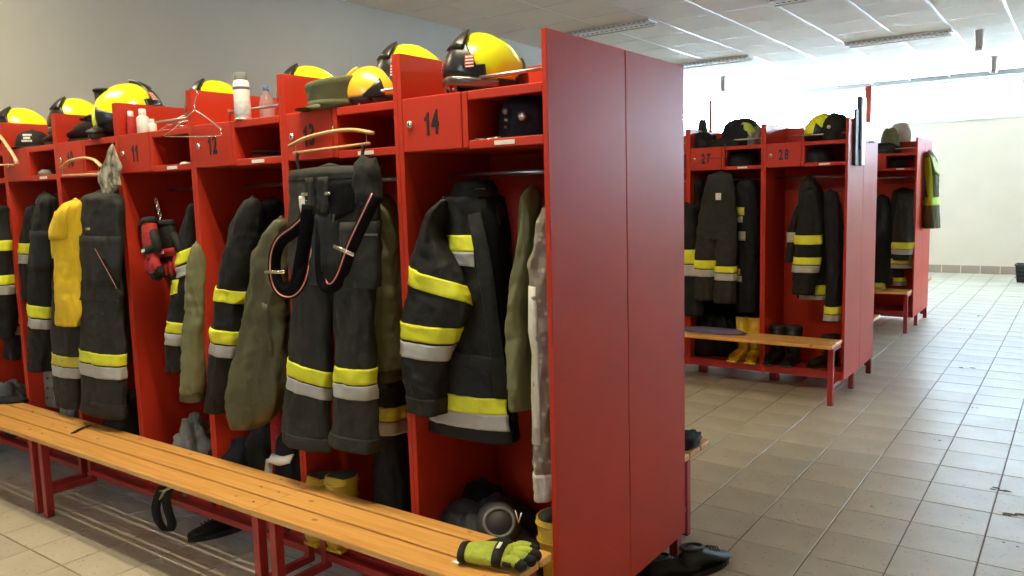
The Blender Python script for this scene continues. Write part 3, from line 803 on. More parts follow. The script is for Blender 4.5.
bottle('lotion_bottle', 'white bottle with broad cap on locker 11, taller of two', 'bottle', on_top(143, 122, .05), [(.027, 0), (.029, .004), (.029, .072), (.025, .08), (.016, .086), (.015, .09)], 'white', [('cap', [(.016, .088), (.0165, .09), (.0165, .116), (.014, .118)], 'paper')])
bottle('tiny_bottle', 'small white bottle on locker 11, shortest of the row', 'bottle', on_top(152.5, 128, .04), [(.018, 0), (.019, .003), (.019, .04), (.01, .046)], 'white', [('cap', [(.010, .046), (.011, .048), (.010, .062), (.008, .063)], 'white')])

def chain_pts(pxs, Y): return [at(x, y, Y) for x, y in pxs]
def place(name, label, cat, parts, group=None, base=None):
    """parts: (part name, material, MB in world coordinates[, smooth])"""
    b = Vector(base) if base else parts[0][2].v[0].copy()
    t = thing(name, label, cat, b, 0, group)
    for q in parts:
        q[2].v = [x-b for x in q[2].v]; q[2].build(q[0], q[1], t, q[3] if len(q) > 3 else True)
    return t
def part_of(root, parts):
    """first piece becomes a part of root, the others its sub-parts"""
    b = root.location; first = None
    for q in parts:
        q[2].v = [x-b for x in q[2].v]; o = q[2].build(q[0], q[1], first or root, q[3] if len(q) > 3 else True); first = first or o
    return first
# wire hanger hooked over the side of locker 12
Yh = -.035
w = smooth_pts(chain_pts([(195, 110), (207, 118), (220, 128), (221, 131)], Yh), 12)
w2 = chain_pts([(220.5, 131), (217, 136), (168, 136.5), (166, 134)], Yh); w3 = smooth_pts(chain_pts([(166.5, 134), (175, 128), (188, 116), (195, 110)], Yh), 12)
hk = smooth_pts(chain_pts([(195, 110), (194.5, 103), (197, 95), (196.5, 91), (193, 88.5)], Yh), 14)
place('wire_hanger', 'thin metal wire hanger hooked between lockers 11 and 12', 'hanger', [('shoulder', 'chrome', MB().tube(w, .0042, 8)), ('cross_wire', 'chrome', MB().tube(smooth_pts(w2, 16), .0022, 8)), ('shoulder', 'chrome', MB().tube(w3, .0026, 8)), ('hook', 'chrome', MB().tube(hk, .0028, 8))])
# metal hangers lying on locker 11
tops = [on_top(x, y, Y) for x, y, Y in ((160, 124, .06), (188, 121, .10))]
hm = MB(); a, b = Vector(tops[0]), Vector(tops[1])
parts = []
for k in range(3):
    o = Vector((.015*k, .02*k, .012+.02*k)); parts.append(('bent_wire', 'chrome', MB().tube(smooth_pts([a+o, (a+b)/2+o+Vector((0, .0, .02)), b+o+Vector((.01, .02, .03)), b+o+Vector((0, .08, .0)), a+o+Vector((.03, .09, 0)), a+o], 24), .004, 8)))
place('hanger_bundle', 'metal hangers lying on locker 11 beside the small bottles', 'hanger', parts)
p0 = Vector(on_top(165.5, 100, .42))
place('folded_card', 'tall narrow dark and red card standing at the back of locker 11', 'card', [('dark_face', 'darkgrey', MB().add([p0+Vector(q) for q in ((-.03, 0, 0), (.0, -.01, 0), (-.012, -.01, .155), (-.034, 0, .17), (-.03, .006, 0), (.0, -.004, 0), (-.012, -.004, .155), (-.034, .006, .17))], [(0, 1, 2, 3), (7, 6, 5, 4), (0, 4, 5, 1), (1, 5, 6, 2), (2, 6, 7, 3), (3, 7, 4, 0)]), False),
      ('red_face', 'redfab', MB().add([p0+Vector(q) for q in ((.001, -.01, 0), (.05, .02, 0), (.012, .0, .12), (-.009, -.01, .152), (.001, -.004, 0), (.05, .026, 0), (.012, .006, .12), (-.009, -.004, .152))], [(0, 1, 2, 3), (7, 6, 5, 4), (0, 4, 5, 1), (1, 5, 6, 2), (2, 6, 7, 3), (3, 7, 4, 0)]), False)])

def shoe(name, label, loc, az, mt='leather', L=.29, hgt=.11, lace=True, group=None, roll=0, shaft=0, sole='blackrub'):
    """toe towards az (0 = -Y)"""
    t = thing(name, label, 'boot' if shaft else 'shoe', loc, 0, group)
    Mx = Matrix.Rotation(-az, 4, 'Z') @ Matrix.Rotation(roll, 4, 'Y')
    def put(n, mb, m2, par=None, sm=True):
        mb.v = [Mx @ Vector(q) for q in mb.v]; return mb.build(n, m2, par or t, sm)
    hw = L*.17
    S = [(-L*.5, .30, .25), (-L*.47, .62, .38), (-L*.38, .92, .46), (-L*.25, 1.0, .55), (-L*.10, .95, .72), (.02, .80, .92), (L*.18, .72, 1.0), (L*.32, .74, 1.0), (L*.42, .70, .98), (L*.48, .5, .9)]
    v = []; f = []; n = 18
    for y, wv, hv in S:
        for k in range(n):
            a = 2*pi*k/n; x = hw*wv*cos(a); z = .018+(hgt*hv-.018)*(.5+.5*sin(a))
            z = max(z, .018); x *= 1 if sin(a) < .2 else (1-.35*(sin(a)-.2))
            v.append((x, y, z))
    for i in range(len(S)-1):
        for k in range(n):
            k2 = (k+1) % n; f.append((i*n+k, i*n+k2, (i+1)*n+k2, (i+1)*n+k))
    f.append(tuple(range(n))); f.append(tuple((len(S)-1)*n+k for k in range(n-1, -1, -1)))
    put('upper', MB().add(v, f), mt)
    N = 22; ring = []
    for k in range(N):
        a = 2*pi*k/N; y = -cos(a)*L*.5; u = y/L+.5
        ring.append((sin(a)*hw*(1.04-.18*max(0, (u-.3))), y))
    put('sole', MB().add([(x, y, 0) for x, y in ring]+[(x, y, .024) for x, y in ring], [tuple(range(N))[::-1], tuple(range(N, 2*N))]+[(k, (k+1) % N, N+(k+1) % N, N+k) for k in range(N)]), sole, None, False)
    if not shaft:
        put('collar', MB().tube([(hw*.62*cos(2*pi*k/20), L*.26+L*.19*sin(2*pi*k/20), hgt*(.99+.06*sin(2*pi*k/20))) for k in range(20)], .009, 8, closed=True), mt)
        put('opening', MB().lathe([(.008, 0), (hw*.52, .001), (hw*.5, .002)], 16, (0, L*.26, hgt*.985)), 'slot')
    else:
        put('shaft', MB().tube([(0, L*.24, hgt*.6), (0, L*.25, hgt), (0, L*.26, hgt+shaft*.5), (0, L*.27, hgt+shaft)], [hw*.8, hw*.85, hw*.95, hw*1.05], 18), mt)
        put('cuff', MB().tube([(hw*1.02*cos(2*pi*k/20), L*.27+hw*1.02*sin(2*pi*k/20), hgt+shaft) for k in range(20)], .009, 8, closed=True), mt)
    if lace:
        for k in range(4):
            u = -.02-L*.06*k; z = hgt*(.77-.055*k)+.002
            put('lace', MB().tube([(-hw*.4, u, z-.006), (0, u-.004, z+.006), (hw*.4, u, z-.006)], .0035, 6), 'darkgrey')
    return t
shoe('dark_shoe', 'dark leather shoe lying on locker 10, the left of two', on_top(66, 130, .12), R(75), L=.32, hgt=.13)
shoe('dark_shoe', 'dark leather shoe on locker 10 against the black ankle boot', on_top(85, 131, .12), R(80), L=.32, hgt=.135)
shoe('ankle_boot', 'black ankle boot standing upright beside the large tilted helmet', on_top(100, 118, .05), R(-40), L=.24, hgt=.10, shaft=.15, lace=False)
lm = lump_mesh(.06, .05, .02, 4); o = link('folded_cloth', lm, 'pale', None, True); o.location = on_top(100, 131, .06); tag(o, 'pale cloth on locker 10 below the black boot', 'cloth')

# things inside the open compartments
def compartment(px, py, Y): p = at(px, py, Y); return (p.x, Y, 1.7275)
t = thing('uniform_cap', 'dark uniform cap with silver buttons in the compartment of locker 14', 'cap', compartment(525, 118, .14))
o = link('crown', lump_mesh(.10, .075, .115, 3, .08), 'navy', t, True); 
for dx, dz, r in ((-.020, .095, .010), (-.018, .068, .006), (-.018, .045, .005), (.045, .075, .016)):
    MB().tube([(dx, -.070, dz), (dx, -.086, dz), (dx, -.090, dz)], [r, r, r*.5], 14).build('button', 'steel', t, True)
kp = Vector(compartment(490, 140, .015))
place('key_bunch', 'small bunch of keys on the edge of the compartment of locker 14', 'keys', [('key', 'chrome', MB().box(kp.x-.03, kp.x+.015, kp.y-.004, kp.y+.004, kp.z+.006, kp.z+.009)), ('key', 'steel', MB().box(kp.x-.005, kp.x+.035, kp.y+.004, kp.y+.012, kp.z+.009, kp.z+.012)), ('key_ring', 'chrome', MB().tube([kp+Vector((.012*cos(a*pi/8)-.03, .012*sin(a*pi/8), .008)) for a in range(16)], .0015, 6, closed=True)), ('leather_fob', 'leather', MB().box(kp.x-.06, kp.x-.03, kp.y-.01, kp.y+.01, kp.z+.002, kp.z+.012, .003))], base=kp)
p0 = Vector(compartment(262, 135, .16))
place('folded_paper', 'grey folded papers sloping inside the compartment of locker 12', 'papers', [('sheet', 'grey', MB().box(p0.x-.09, p0.x+.09, p0.y-.08, p0.y+.10, p0.z+.02*k, p0.z+.004+.02*k)) for k in range(3)], base=p0)
o = link('grey_cloth', lump_mesh(.05, .05, .03, 8), 'grey', None, True); o.location = compartment(48, 172, .05); tag(o, 'small grey cloth in the open compartment of the locker left of 10', 'cloth')
o = link('white_rag', lump_mesh(.02, .03, .012, 9), 'white', None, True); o.location = compartment(186, 160, .03); tag(o, 'small white rag in the open compartment of locker 11', 'cloth')

# ------------------------------------------------------------------ wooden hangers
def wood_hanger(label, arc, bar, Y, hook=None, r=.008):
    A = smooth_pts(chain_pts(arc, Y), 24); B = chain_pts(bar, Y)
    n = len(A); parts = [('arched_arm', 'beech', MB().tube(A, [(r*.9, r*1.5) if True else 0 for _ in A], 10, up=(0, -1, 0))), ('cross_bar', 'beech', MB().tube(B, r*.75, 10))]
    for e, b in ((B[0], A[0]), (B[1], A[-1])):
        a2 = min(A, key=lambda q: abs(q.x-(e.x*.94+((B[0]+B[1])/2).x*.06))); parts.append(('link_wire', 'chrome', MB().tube([Vector((a2.x, a2.y, a2.z)), Vector((a2.x, a2.y, e.z))], .002, 6)))
    if hook: parts.append(('hook', 'chrome', MB().tube(smooth_pts([at(*q) for q in hook], 14), .0025, 8)))
    return place('wooden_hanger', label, 'hanger', parts)
wood_hanger('wooden hanger carrying the braced trousers in front of a locker door', [(290, 146), (308, 137.5), (333, 131.5), (353.5, 130), (372.5, 133)], [(293.5, 153), (370, 143.5)], -.05, [(333, 131, -.05), (333, 127, -.045), (334, 122, -.02), (333, 121, .0)])
wood_hanger('wooden hanger above the yellow shirt', [(61, 168), (70, 161), (84, 158), (94, 160), (102, 167)], [(62.5, 175.5), (100, 174)], -.05, None)
wood_hanger('wooden hanger at the left edge of the photo', [(-12, 128), (-2, 134), (8, 147), (16, 160), (17, 164)], [(-14, 165), (14, 165)], -.08, None, .007)

# ------------------------------------------------------------------ clothes
Y_, S_ = 'hiyel', 'silver'
def st(m, q, off=.005): return ('reflective_stripe', m, q, off)
# locker 14
hung('fire_jacket', 'black fire jacket with yellow and silver stripes, hanging open in locker 14', 'jacket', [
    dict(n='body', m='black', Y=.12, b=.075, fold=.05, L=[(455, 492, 184), (441, 503, 200), (439, 508, 225), (440, 509, 260), (441, 509, 320), (437, 511, 370), (432, 514, 400), (430, 516, 434)],
         st=[st(Y_, [(448, 391), (503, 391), (503, 406), (447, 407)]), st(S_, [(431, 408), (504, 406), (504, 421), (431, 423)]), st(Y_, [(447, 234), (472, 234), (472, 250), (451, 250)]), st(S_, [(450, 250.5), (472, 250.5), (473, 265), (457, 263)]),
             ('front_flap', 'black', [(466, 214), (478, 212), (506, 388), (494, 390)], .013), ('pocket_flap', 'black', [(446, 346), (490, 352), (489, 366), (447, 358)], .012), ('open_lining', 'lining', [(477, 197), (520, 197), (522, 432), (508, 432)], .006)]),  # last patch: dark inner fabric, its black deepened with shade of the open front
    dict(n='sleeve', m='black', Y=.015, b=.06, fold=.06, L=[(438, 449, 199), (428, 447, 212), (420, 445, 230), (414, 450, 250), (411, 460, 268), (408, 468, 290), (405, 469, 308), (404, 462, 325), (403, 456, 342), (403, 450, 362), (405, 447, 388), (408, 446, 412)],
         st=[st(Y_, [(405, 263), (440, 266), (474, 297), (473, 309), (436, 283), (405, 278)]) if False else st(Y_, [(410, 262), (474, 290), (474, 307), (408, 279)]), st(Y_, [(400, 322), (470, 326), (468, 341), (400, 338)]), st(S_, [(400, 340.5), (468, 343), (466, 358), (400, 355)]), ('cuff_band', 'charcoal', [(400, 396), (450, 394), (450, 410), (400, 412)], .004)]),
    dict(n='collar', m='black', Y=.14, b=.06, fold=.05, L=[(458, 492, 180), (453, 497, 190), (450, 500, 203)], st=[('neck_label', 'paper', [(474, 189), (484, 189), (483, 194), (475, 194)], .003)])])
hung('olive_jacket', 'light olive jacket hanging at the right side of locker 14', 'jacket', [
    dict(n='body', m='olive', Y=.13, b=.06, fold=.06, L=[(524, 540, 187), (521, 541, 198), (519, 540, 225), (514, 537, 264), (508, 534, 300), (506, 533, 320), (508, 534, 352), (509, 534, 408)])])
hung('patterned_suit', 'pale patterned garment hanging beside the end panel in locker 14', 'garment', [
    dict(n='body', m='lace', Y=.10, b=.06, fold=.05, L=[(540, 560, 203), (534, 562, 232), (530, 562, 275), (532, 562, 340), (534, 562, 400), (534, 562, 450), (535, 561, 496)],
         st=[('pale_seam', 'pale', [(529, 285), (536, 285), (540, 440), (532, 440)], .004), ('pale_hem', 'pale', [(532, 470), (560, 470), (560, 497), (534, 497)], .004)])])
# locker 13
T13 = hung('fire_trousers', 'dark grey fire trousers with braces hanging in front of locker 13', 'trousers', [
    dict(n='seat', m='charcoal', Y=-.055, b=.055, fold=.06, dome=.012, L=[(292, 368, 166), (290, 375, 180), (291, 378, 205), (290, 378, 237), (291, 377, 265), (292, 376, 285)],
         st=[('waistband', 'black', [(290, 169), (372, 170), (374, 180), (290, 180)], .005), ('chest_pocket', 'charcoal', [(337, 222), (377, 220), (377, 284), (339, 288)], .008), ('name_tag', 'paper', [(302, 195), (312, 195), (311, 212), (303, 212)], .006), ('bib_strap', 'black', quad(310, 317, 177, 214), .007), ('bib_strap', 'black', quad(320, 327, 177, 214), .007), ('clip', 'chrome', quad(308, 312, 192, 195), .010), ('clip', 'chrome', quad(325, 329, 192, 195), .010), ('waist_opening', 'lining', [(327, 182), (356, 180), (349, 212), (329, 222)], .005), ('fly_flap', 'black', [(318, 214), (335, 214), (336, 270), (322, 270)], .005), ('brand_bar', 'grey', quad(360, 372, 233, 235), .010)]),  # black patch at the waist paints the shade inside the waistband
    dict(n='leg', m='charcoal', Y=-.055, b=.05, fold=.055, wr=.6, L=[(291, 335, 262), (293, 334, 300), (291, 332, 340), (288, 330, 380), (284, 330, 420), (284, 331, 446)],
         st=[st(Y_, [(288, 357), (334, 373), (332, 388), (287, 371)]), st(S_, [(287, 373), (332, 389), (331, 400), (286, 385)]), ('ankle_patch', 'charcoal', [(284, 432), (331, 434), (331, 445), (284, 445)], .003)]),
    dict(n='leg', m='charcoal', Y=-.055, b=.05, fold=.055, wr=.6, L=[(334, 376, 262), (335, 375, 300), (337, 374, 350), (336, 374, 385), (333, 377, 425), (332, 378, 448)],
         st=[st(Y_, [(334, 366), (378, 366), (378, 381), (334, 381)]), st(S_, [(334, 382.5), (378, 382.5), (378, 396), (334, 396)]), ('ankle_patch', 'charcoal', [(332, 434), (379, 434), (379, 447), (332, 447)], .003)])])
def brace_strap(root, pts, Y, buckle, wpx=5):
    P = smooth_pts([at(x, y, Y+d) for x, y, d in pts], 40); s = wpx/pxm(P[0])
    wv = Vector((cos(YAW)*.75, sin(YAW)*.55, .35)).normalized()
    W_ = []
    for i, q in enumerate(P):
        d = (P[min(i+1, 40)]-P[max(i-1, 0)]).normalized(); w = d.cross((q-CAM).normalized()+Vector((.15, 0, .1))); W_.append(w.normalized()*s)
    parts = [('brace', 'lining', MB().ribbon(P, W_, .003))]
    nrm = [Vector((-FWD.x, -FWD.y, 0))*.0035 for _ in P]
    for k, mt in ((-.52, 'redfab'), (-.62, 'paper'), (-.72, 'redfab')):
        parts.append(('woven_line', mt, MB().ribbon([P[i]+W_[i]*k+nrm[i] for i in range(41)], [w*.06 for w in W_], .001)))
    a, b = buckle; c = (at(*a, Y-.108)+at(*b, Y-.108))/2; d = at(*b, Y-.108)-at(*a, Y-.108)
    parts.append(('buckle', 'chrome', MB().ribbon([c-d/2, c+d/2], Vector((.002, 0, .006)), .006)))
    return part_of(root, parts)
brace_strap(T13, [(304, 222, -.075), (294, 231, -.085), (281, 241, -.09), (275, 256, -.09), (275, 276, -.09), (281, 290, -.09), (292, 292, -.09), (302, 278, -.085), (308, 245, -.08), (312, 214, -.07)], -.03, ((265, 272), (285, 272)), 6.5)
brace_strap(T13, [(376, 195, -.06), (368, 212, -.08), (352, 246, -.09), (341, 276, -.09), (332, 287, -.09), (323, 282, -.085), (321, 250, -.08), (324, 214, -.06)], -.03, ((334, 246), (354, 255)), 6.5)
hs = MB().tube(smooth_pts([at(298, 152, -.05), at(297, 160, -.055), at(299, 170, -.055)], 8), .006, 8); hs2 = MB().tube(smooth_pts([at(364, 144, -.05), at(362, 156, -.055), at(358, 170, -.055)], 8), .006, 8)
bp = smooth_pts([at(x, y, -.125) for x, y in ((309, 205), (306, 230), (302, 255), (297, 278), (288, 293))], 16)
part_of(T13, [('brace_band', 'lining', MB().ribbon(bp, [(b_-a_).normalized().cross((a_-CAM).normalized())*.026 for a_, b_ in zip(bp, bp[1:]+[2*bp[-1]-bp[-2]])], .004))])
part_of(T13, [('hanging_loop', 'black', hs)]); part_of(T13, [('hanging_loop', 'black', hs2)])
o = link('bunched_braces', lump_mesh(.06, .05, .12, 12, .14, n=40, m=24, fr=4), 'black', T13, True); o.location = at(368, 203, -.06)-T13.location
hung('olive_jacket', 'olive jacket hanging behind the right leg of the trousers in locker 13', 'jacket', [
    dict(n='body', m='olive', Y=.10, b=.07, fold=.06, L=[(372, 394, 195), (373, 399, 215), (375, 401, 240), (375, 402, 290), (374, 403, 340), (374, 404, 368)]),
    dict(n='cuff', m='olive2', Y=.10, b=.055, fold=.03, L=[(376, 402, 366), (376, 402, 376), (377, 401, 381)])])
hung('dark_trousers', 'black trousers with worn yellow stripe low at the right in locker 13', 'trousers', [
    dict(n='leg', m='black', Y=.20, b=.06, fold=.05, L=[(376, 404, 378), (376, 405, 400), (376, 407, 440), (374, 408, 510)], st=[st('hiyel2', quad(374, 407, 404, 417)), st(S_, quad(374, 407, 418, 431))])])
# locker 12
hung('bomber_jacket', 'large dark olive padded jacket hanging out of locker 12', 'jacket', [
    dict(n='sleeve', m='olive2', Y=-.01, b=.075, fold=.09, L=[(273, 289, 218), (264, 290, 232), (254, 291, 263), (247, 291, 310), (239, 289, 354), (231, 285, 392), (227, 276, 412), (231, 264, 426)], st=[('pocket_seam', 'olive2', [(262, 300), (267, 302), (272, 352), (267, 352)], .006)]),
    dict(n='body', m='olive2', Y=.12, b=.07, fold=.07, L=[(277, 296, 215), (268, 298, 240), (264, 298, 300), (262, 297, 360), (262, 295, 405)])])
hung('fire_jacket', 'black fire jacket hanging sideways in locker 12, two yellow sleeve bands', 'jacket', [
    dict(n='sleeve', m='black', Y=.03, b=.075, fold=.05, L=[(243, 262, 198), (233, 262, 222), (224, 258, 255), (217, 250, 295), (212, 243, 345), (208, 236, 388), (206, 230, 411)],
         st=[st(Y_, [(212, 285), (250, 294), (250, 306), (212, 297)]), st(Y_, [(208, 325), (245, 333), (245, 346), (208, 338)]), st(S_, [(208, 340), (243, 347), (243, 359), (208, 351)])])])
hung('navy_jacket', 'dark navy jacket behind the striped fire jacket in locker 12', 'jacket', [
    dict(n='body', m='navy', Y=.18, b=.06, fold=.06, L=[(262, 284, 198), (252, 285, 225), (246, 284, 262), (246, 282, 300), (250, 280, 400)])])
# locker 11
hung('olive_jacket', 'olive jacket sleeve showing at the right side of locker 11', 'jacket', [
    dict(n='sleeve', m='olive', Y=-.01, b=.05, fold=.07, L=[(192, 201, 243), (188, 204, 262), (186, 206, 290), (184, 206, 340), (182, 205, 378), (181, 203, 393)]),
    dict(n='cuff', m='olive2', Y=-.01, b=.045, fold=.03, L=[(182, 203, 390), (181, 203, 400)])])
hung('fire_jacket', 'black fire jacket half hidden by the olive sleeve in locker 11', 'jacket', [
    dict(n='sleeve', m='black', Y=.06, b=.06, fold=.05, L=[(186, 200, 203), (179, 199, 245), (173, 198, 295), (168, 194, 338), (166, 190, 371)],
         st=[st(Y_, [(179, 252), (200, 240), (200, 252), (178, 265)]), st(S_, [(178, 267), (200, 254), (200, 266), (178, 277)]), st(Y_, [(171, 281), (179, 278), (178, 292), (171, 295)]), st(Y_, [(164, 319), (195, 323), (195, 333), (164, 330)]), st(S_, [(164, 331), (195, 334), (194, 345), (164, 342)])])])
# locker 10
T10 = hung('fire_trousers', 'dark grey fire trousers with worn stripes hanging in front of locker 10', 'trousers', [
    dict(n='seat', m='charcoal', Y=-.05, b=.055, fold=.06, L=[(84, 116, 192), (82, 120, 205), (81, 120, 240), (80, 119, 275), (80, 120, 300)], st=[('chest_pocket', 'charcoal', [(85, 235), (117, 236), (117, 284), (86, 284)], .008)]),
    dict(n='leg', m='charcoal', Y=-.05, b=.05, fold=.05, L=[(81, 120, 285), (82, 120, 310), (82, 121, 345), (83, 122, 380), (83, 123, 414)], st=[st('hiyel', quad(78, 125, 351, 362)), st(S_, quad(78, 125, 363.5, 375)), ('ankle_patch', 'charcoal', quad(78, 126, 400, 412), .003)]),
    dict(n='leg', m='charcoal', Y=-.02, b=.05, fold=.05, L=[(57, 84, 250), (55, 84, 300), (54, 83, 340), (55, 82, 375), (57, 83, 406)], st=[st('hiyel2', quad(50, 86, 354, 364)), st(S_, quad(50, 86, 365, 375))])])
hung('yellow_shirt', 'bright yellow shirt draped over the dark trousers on locker 10', 'shirt', [
    dict(n='cloth', m='tshirt', Y=-.09, b=.045, fold=.09, L=[(65, 86, 200), (57, 86, 215), (52, 84, 236), (55, 84, 252), (57, 84, 280), (57, 83, 308), (57, 80, 325)], st=[('sleeve_fold', 'tshirt', [(52, 212), (70, 206), (66, 238), (51, 240)], .012)])])
brace_strap(T10, [(86, 225, -.08), (92, 240, -.09), (104, 262, -.09), (114, 280, -.09), (118, 288, -.085)], -.01, ((86, 229), (90, 229)), 1.6)
CAMO = hung('camouflage_cloth', 'camouflage cloth hanging from the corner of locker 10', 'cloth', [
    dict(n='cloth', m='camo', Y=-.05, b=.016, fold=.22, wr=.6, dome=.01, L=[(111, 114, 144), (108, 115, 152), (106, 113, 160), (102, 114, 170), (99, 112, 180), (101, 115, 187), (101, 111, 195)]),
    dict(n='fold', m='camo', Y=-.04, b=.016, fold=.22, wr=.6, dome=.01, L=[(112, 115, 148), (112, 118, 158), (111, 121, 167), (113, 120, 176), (112, 121, 186)])])
hung('olive_jacket', 'narrow olive garment hanging behind the trousers in locker 10', 'garment', [
    dict(n='body', m='olive2', Y=.10, b=.05, fold=.05, L=[(116, 130, 225), (117, 131, 300), (118, 133, 364)])])
# locker 9
hung('fire_jacket', 'black fire jacket with stripes at the cuff in the locker left of number 10', 'jacket', [
    dict(n='sleeve', m='black', Y=0, b=.07, fold=.06, L=[(39, 58, 196), (34, 57, 220), (32, 56, 262), (31, 55, 310), (30, 54, 345), (30, 53, 370)], st=[st(Y_, [(28, 303), (50, 306), (50, 317), (28, 314.5)]), st(S_, [(28, 316), (50, 318.5), (50, 328), (28, 325)]), st(Y_, [(49, 242), (58, 240), (58, 262), (51, 258)]), ('pocket_flap', 'black', [(32, 230), (50, 231), (50, 270), (32, 270)], .008)])])
hung('fire_jacket', 'black fire jacket sleeve with one stripe at the left of locker 9', 'jacket', [
    dict(n='sleeve', m='black', Y=.05, b=.06, fold=.06, L=[(27, 42, 205), (22, 40, 235), (21, 38, 262), (22, 37, 300)], st=[st(Y_, quad(18, 42, 243, 253)), st(S_, quad(18, 42, 254, 263))])])
e = hung('eyelet_strap', 'grey strap with eyelets hanging inside the locker left of 10', 'strap', [dict(n='webbing', m='grey', Y=.10, b=.015, fold=.02, seg=20, L=[(36, 53, 193), (37, 54, 260), (41, 56, 340), (44, 58, 406)])])
for k in range(3):
    for s in (0, 1):
        q = at(48+s*6, 378+k*10, .08); MB().tube([q, q+Vector((.002, -.008, 0))], .006, 10).build('eyelet', 'slot', e.children[0], True).location = -e.location
# locker 8
hung('fire_jacket', 'black fire jacket cut by the left edge of the photo', 'jacket', [
    dict(n='sleeve', m='black', Y=-.02, b=.07, fold=.05, L=[(-16, 8, 205), (-17, 12, 240), (-17, 13, 280), (-16, 13, 310), (-14, 12, 337)], st=[st(Y_, quad(-20, 16, 240, 250)), st(Y_, quad(-20, 16, 274, 283)), st(S_, quad(-20, 16, 284, 293))])])
hung('fire_jacket', 'black fire jacket behind the leftmost one, a stripe low on its sleeve', 'jacket', [
    dict(n='sleeve', m='black', Y=.10, b=.06, fold=.05, L=[(4, 20, 205), (4, 20, 270), (5, 20, 330), (6, 20, 359)], st=[st(Y_, quad(2, 22, 314, 323)), st(S_, quad(2, 22, 325, 334))])])
# ------------------------------------------------------------------ gloves
def glove(name, label, loc, rz, palm, fing, accent, L=1.0, tilt=None, group=None, knuckle=None):
    """palm up the +x axis: cuff at x=0, fingers towards +x, lying on its back"""
    t = thing(name, label, 'glove', loc, rz, group)
    if tilt: t.rotation_euler = tilt
    def sw(n, pts, r, mt, par=None): return MB().tube(smooth_pts([Vector(p)*L for p in pts], 14), r, 12).build(n, mt, par or t, True)
    rr = [(.030, .016), (.036, .020), (.042, .021), (.046, .021), (.046, .020), (.044, .018), (.040, .016)]
    pp = [(.0, 0, .02), (.02, 0, .021), (.045, 0, .022), (.07, 0, .022), (.09, 0, .021), (.105, 0, .02), (.115, 0, .019)]
    pm = MB().tube([Vector(p)*L for p in pp], [(a*L, b*L) for a, b in rr], 20, up=(0, 0, 1)).build('palm', palm, t, True)
    MB().tube([Vector(p)*L for p in ((-.006, 0, .02), (.004, 0, .02), (.012, 0, .021))], [(.034*L, .02*L), (.036*L, .0215*L), (.035*L, .021*L)], 20, up=(0, 0, 1)).build('wrist_binding', 'black', pm, True)
    MB().tube([Vector(p)*L for p in ((.078, 0, .0225), (.088, 0, .0225), (.100, 0, .0215))], [(.0475*L, .0225*L), (.048*L, .023*L), (.047*L, .0215*L)], 20, up=(0, 0, 1)).build('knuckle_band', knuckle or accent, pm, True)
    box('brand_bar', 'paper', pm, .084*L, .092*L, -.022*L, .010*L, .0445*L, .0465*L)
    for i, (y, ln, sp) in enumerate(((.034, .066, .010), (.012, .078, .003), (-.011, .072, -.004), (-.032, .056, -.012))):
        b = Vector((.100, y, .020)); c = [(b.x, b.y, b.z), (b.x+ln*.4, y+sp*.4, .027), (b.x+ln*.75, y+sp*.8, .022), (b.x+ln, y+sp, .013)]
        fo = sw('finger', c, [.0105*L]*4+[.0125*L]*7+[.0115*L, .010*L, .008*L, .004*L], fing)
        sw('fingertip', [(b.x+ln*.66, y+sp*.7, .0235), (b.x+ln*.85, y+sp*.9, .0195), (b.x+ln*1.02, y+sp*1.02, .0125)], [.0128*L]*11+[.0115*L, .010*L, .008*L, .004*L], accent, fo)
        sw('finger_gusset', [(b.x+.006, y-.011, .020), (b.x+ln*.45, y-.011+sp*.4, .022)], .006*L, accent, fo)
    th = sw('thumb', [(.040, .030, .020), (.062, .050, .022), (.085, .058, .022), (.104, .055, .018)], [.013*L]*10+[.012*L, .011*L, .010*L, .008*L, .004*L], accent)
    return t
ga = atz(461, 559, BZ); gb = atz(540, 563, BZ)
d = gb-ga
glove('work_glove', 'lime green and black work glove lying on the end of the bench', (ga.x+.012, ga.y, BZ), math.atan2(d.y, d.x)-.08, 'lime', 'lime', 'black', L=d.length/.185)
tg = Vector(atz(456, 562, BZ)); place('paper_tag', 'small white tag under the cuff of the lime green glove', 'tag', [('paper', 'paper', MB().add([tg+Vector(q) for q in ((-.012, -.01, .001), (.02, -.014, .001), (.02, .016, .004), (.0, .01, .004), (-.012, -.01, .003), (.02, -.014, .003), (.02, .016, .006), (0, .01, .006))], [(0, 1, 2, 3), (7, 6, 5, 4), (0, 4, 5, 1), (1, 5, 6, 2), (2, 6, 7, 3), (3, 7, 4, 0)]), False)], base=tg)
g1 = at(156, 220, .0)
glove('rescue_glove', 'red and black glove hanging on a chain in locker 11, front one of the pair', g1, 0, 'redfab', 'redfab', 'black', L=1.6, tilt=(R(90), R(80), R(-15)), knuckle='black')
g2 = at(172, 222, .06)
glove('rescue_glove', 'red and black glove hanging to the right of its twin in locker 11', g2, 0, 'black', 'redfab', 'black', L=1.6, tilt=(R(90), R(84), R(0)), knuckle='redfab')
fl = at(150, 228, .07)
o = link('dark_flap', lump_mesh(.075, .03, .06, 21, .2), 'black', None, True); o.location = fl+Vector((-.02, 0, -.03)); tag(o, 'black cuff flap beside the red gloves in locker 11', 'flap')
parts = []
for k in range(6):
    c = at(156.5+.8*k, 201+k*3.2, .03); a = k % 2
    parts.append(('chain_link', 'chrome', MB().tube([c+Vector(((.007*cos(q*pi/6) if a else 0), (0 if a else .007*cos(q*pi/6)), .013*sin(q*pi/6))) for q in range(12)], .0022, 6, closed=True)))
place('glove_chain', 'short steel chain holding the red gloves in locker 11', 'chain', parts)

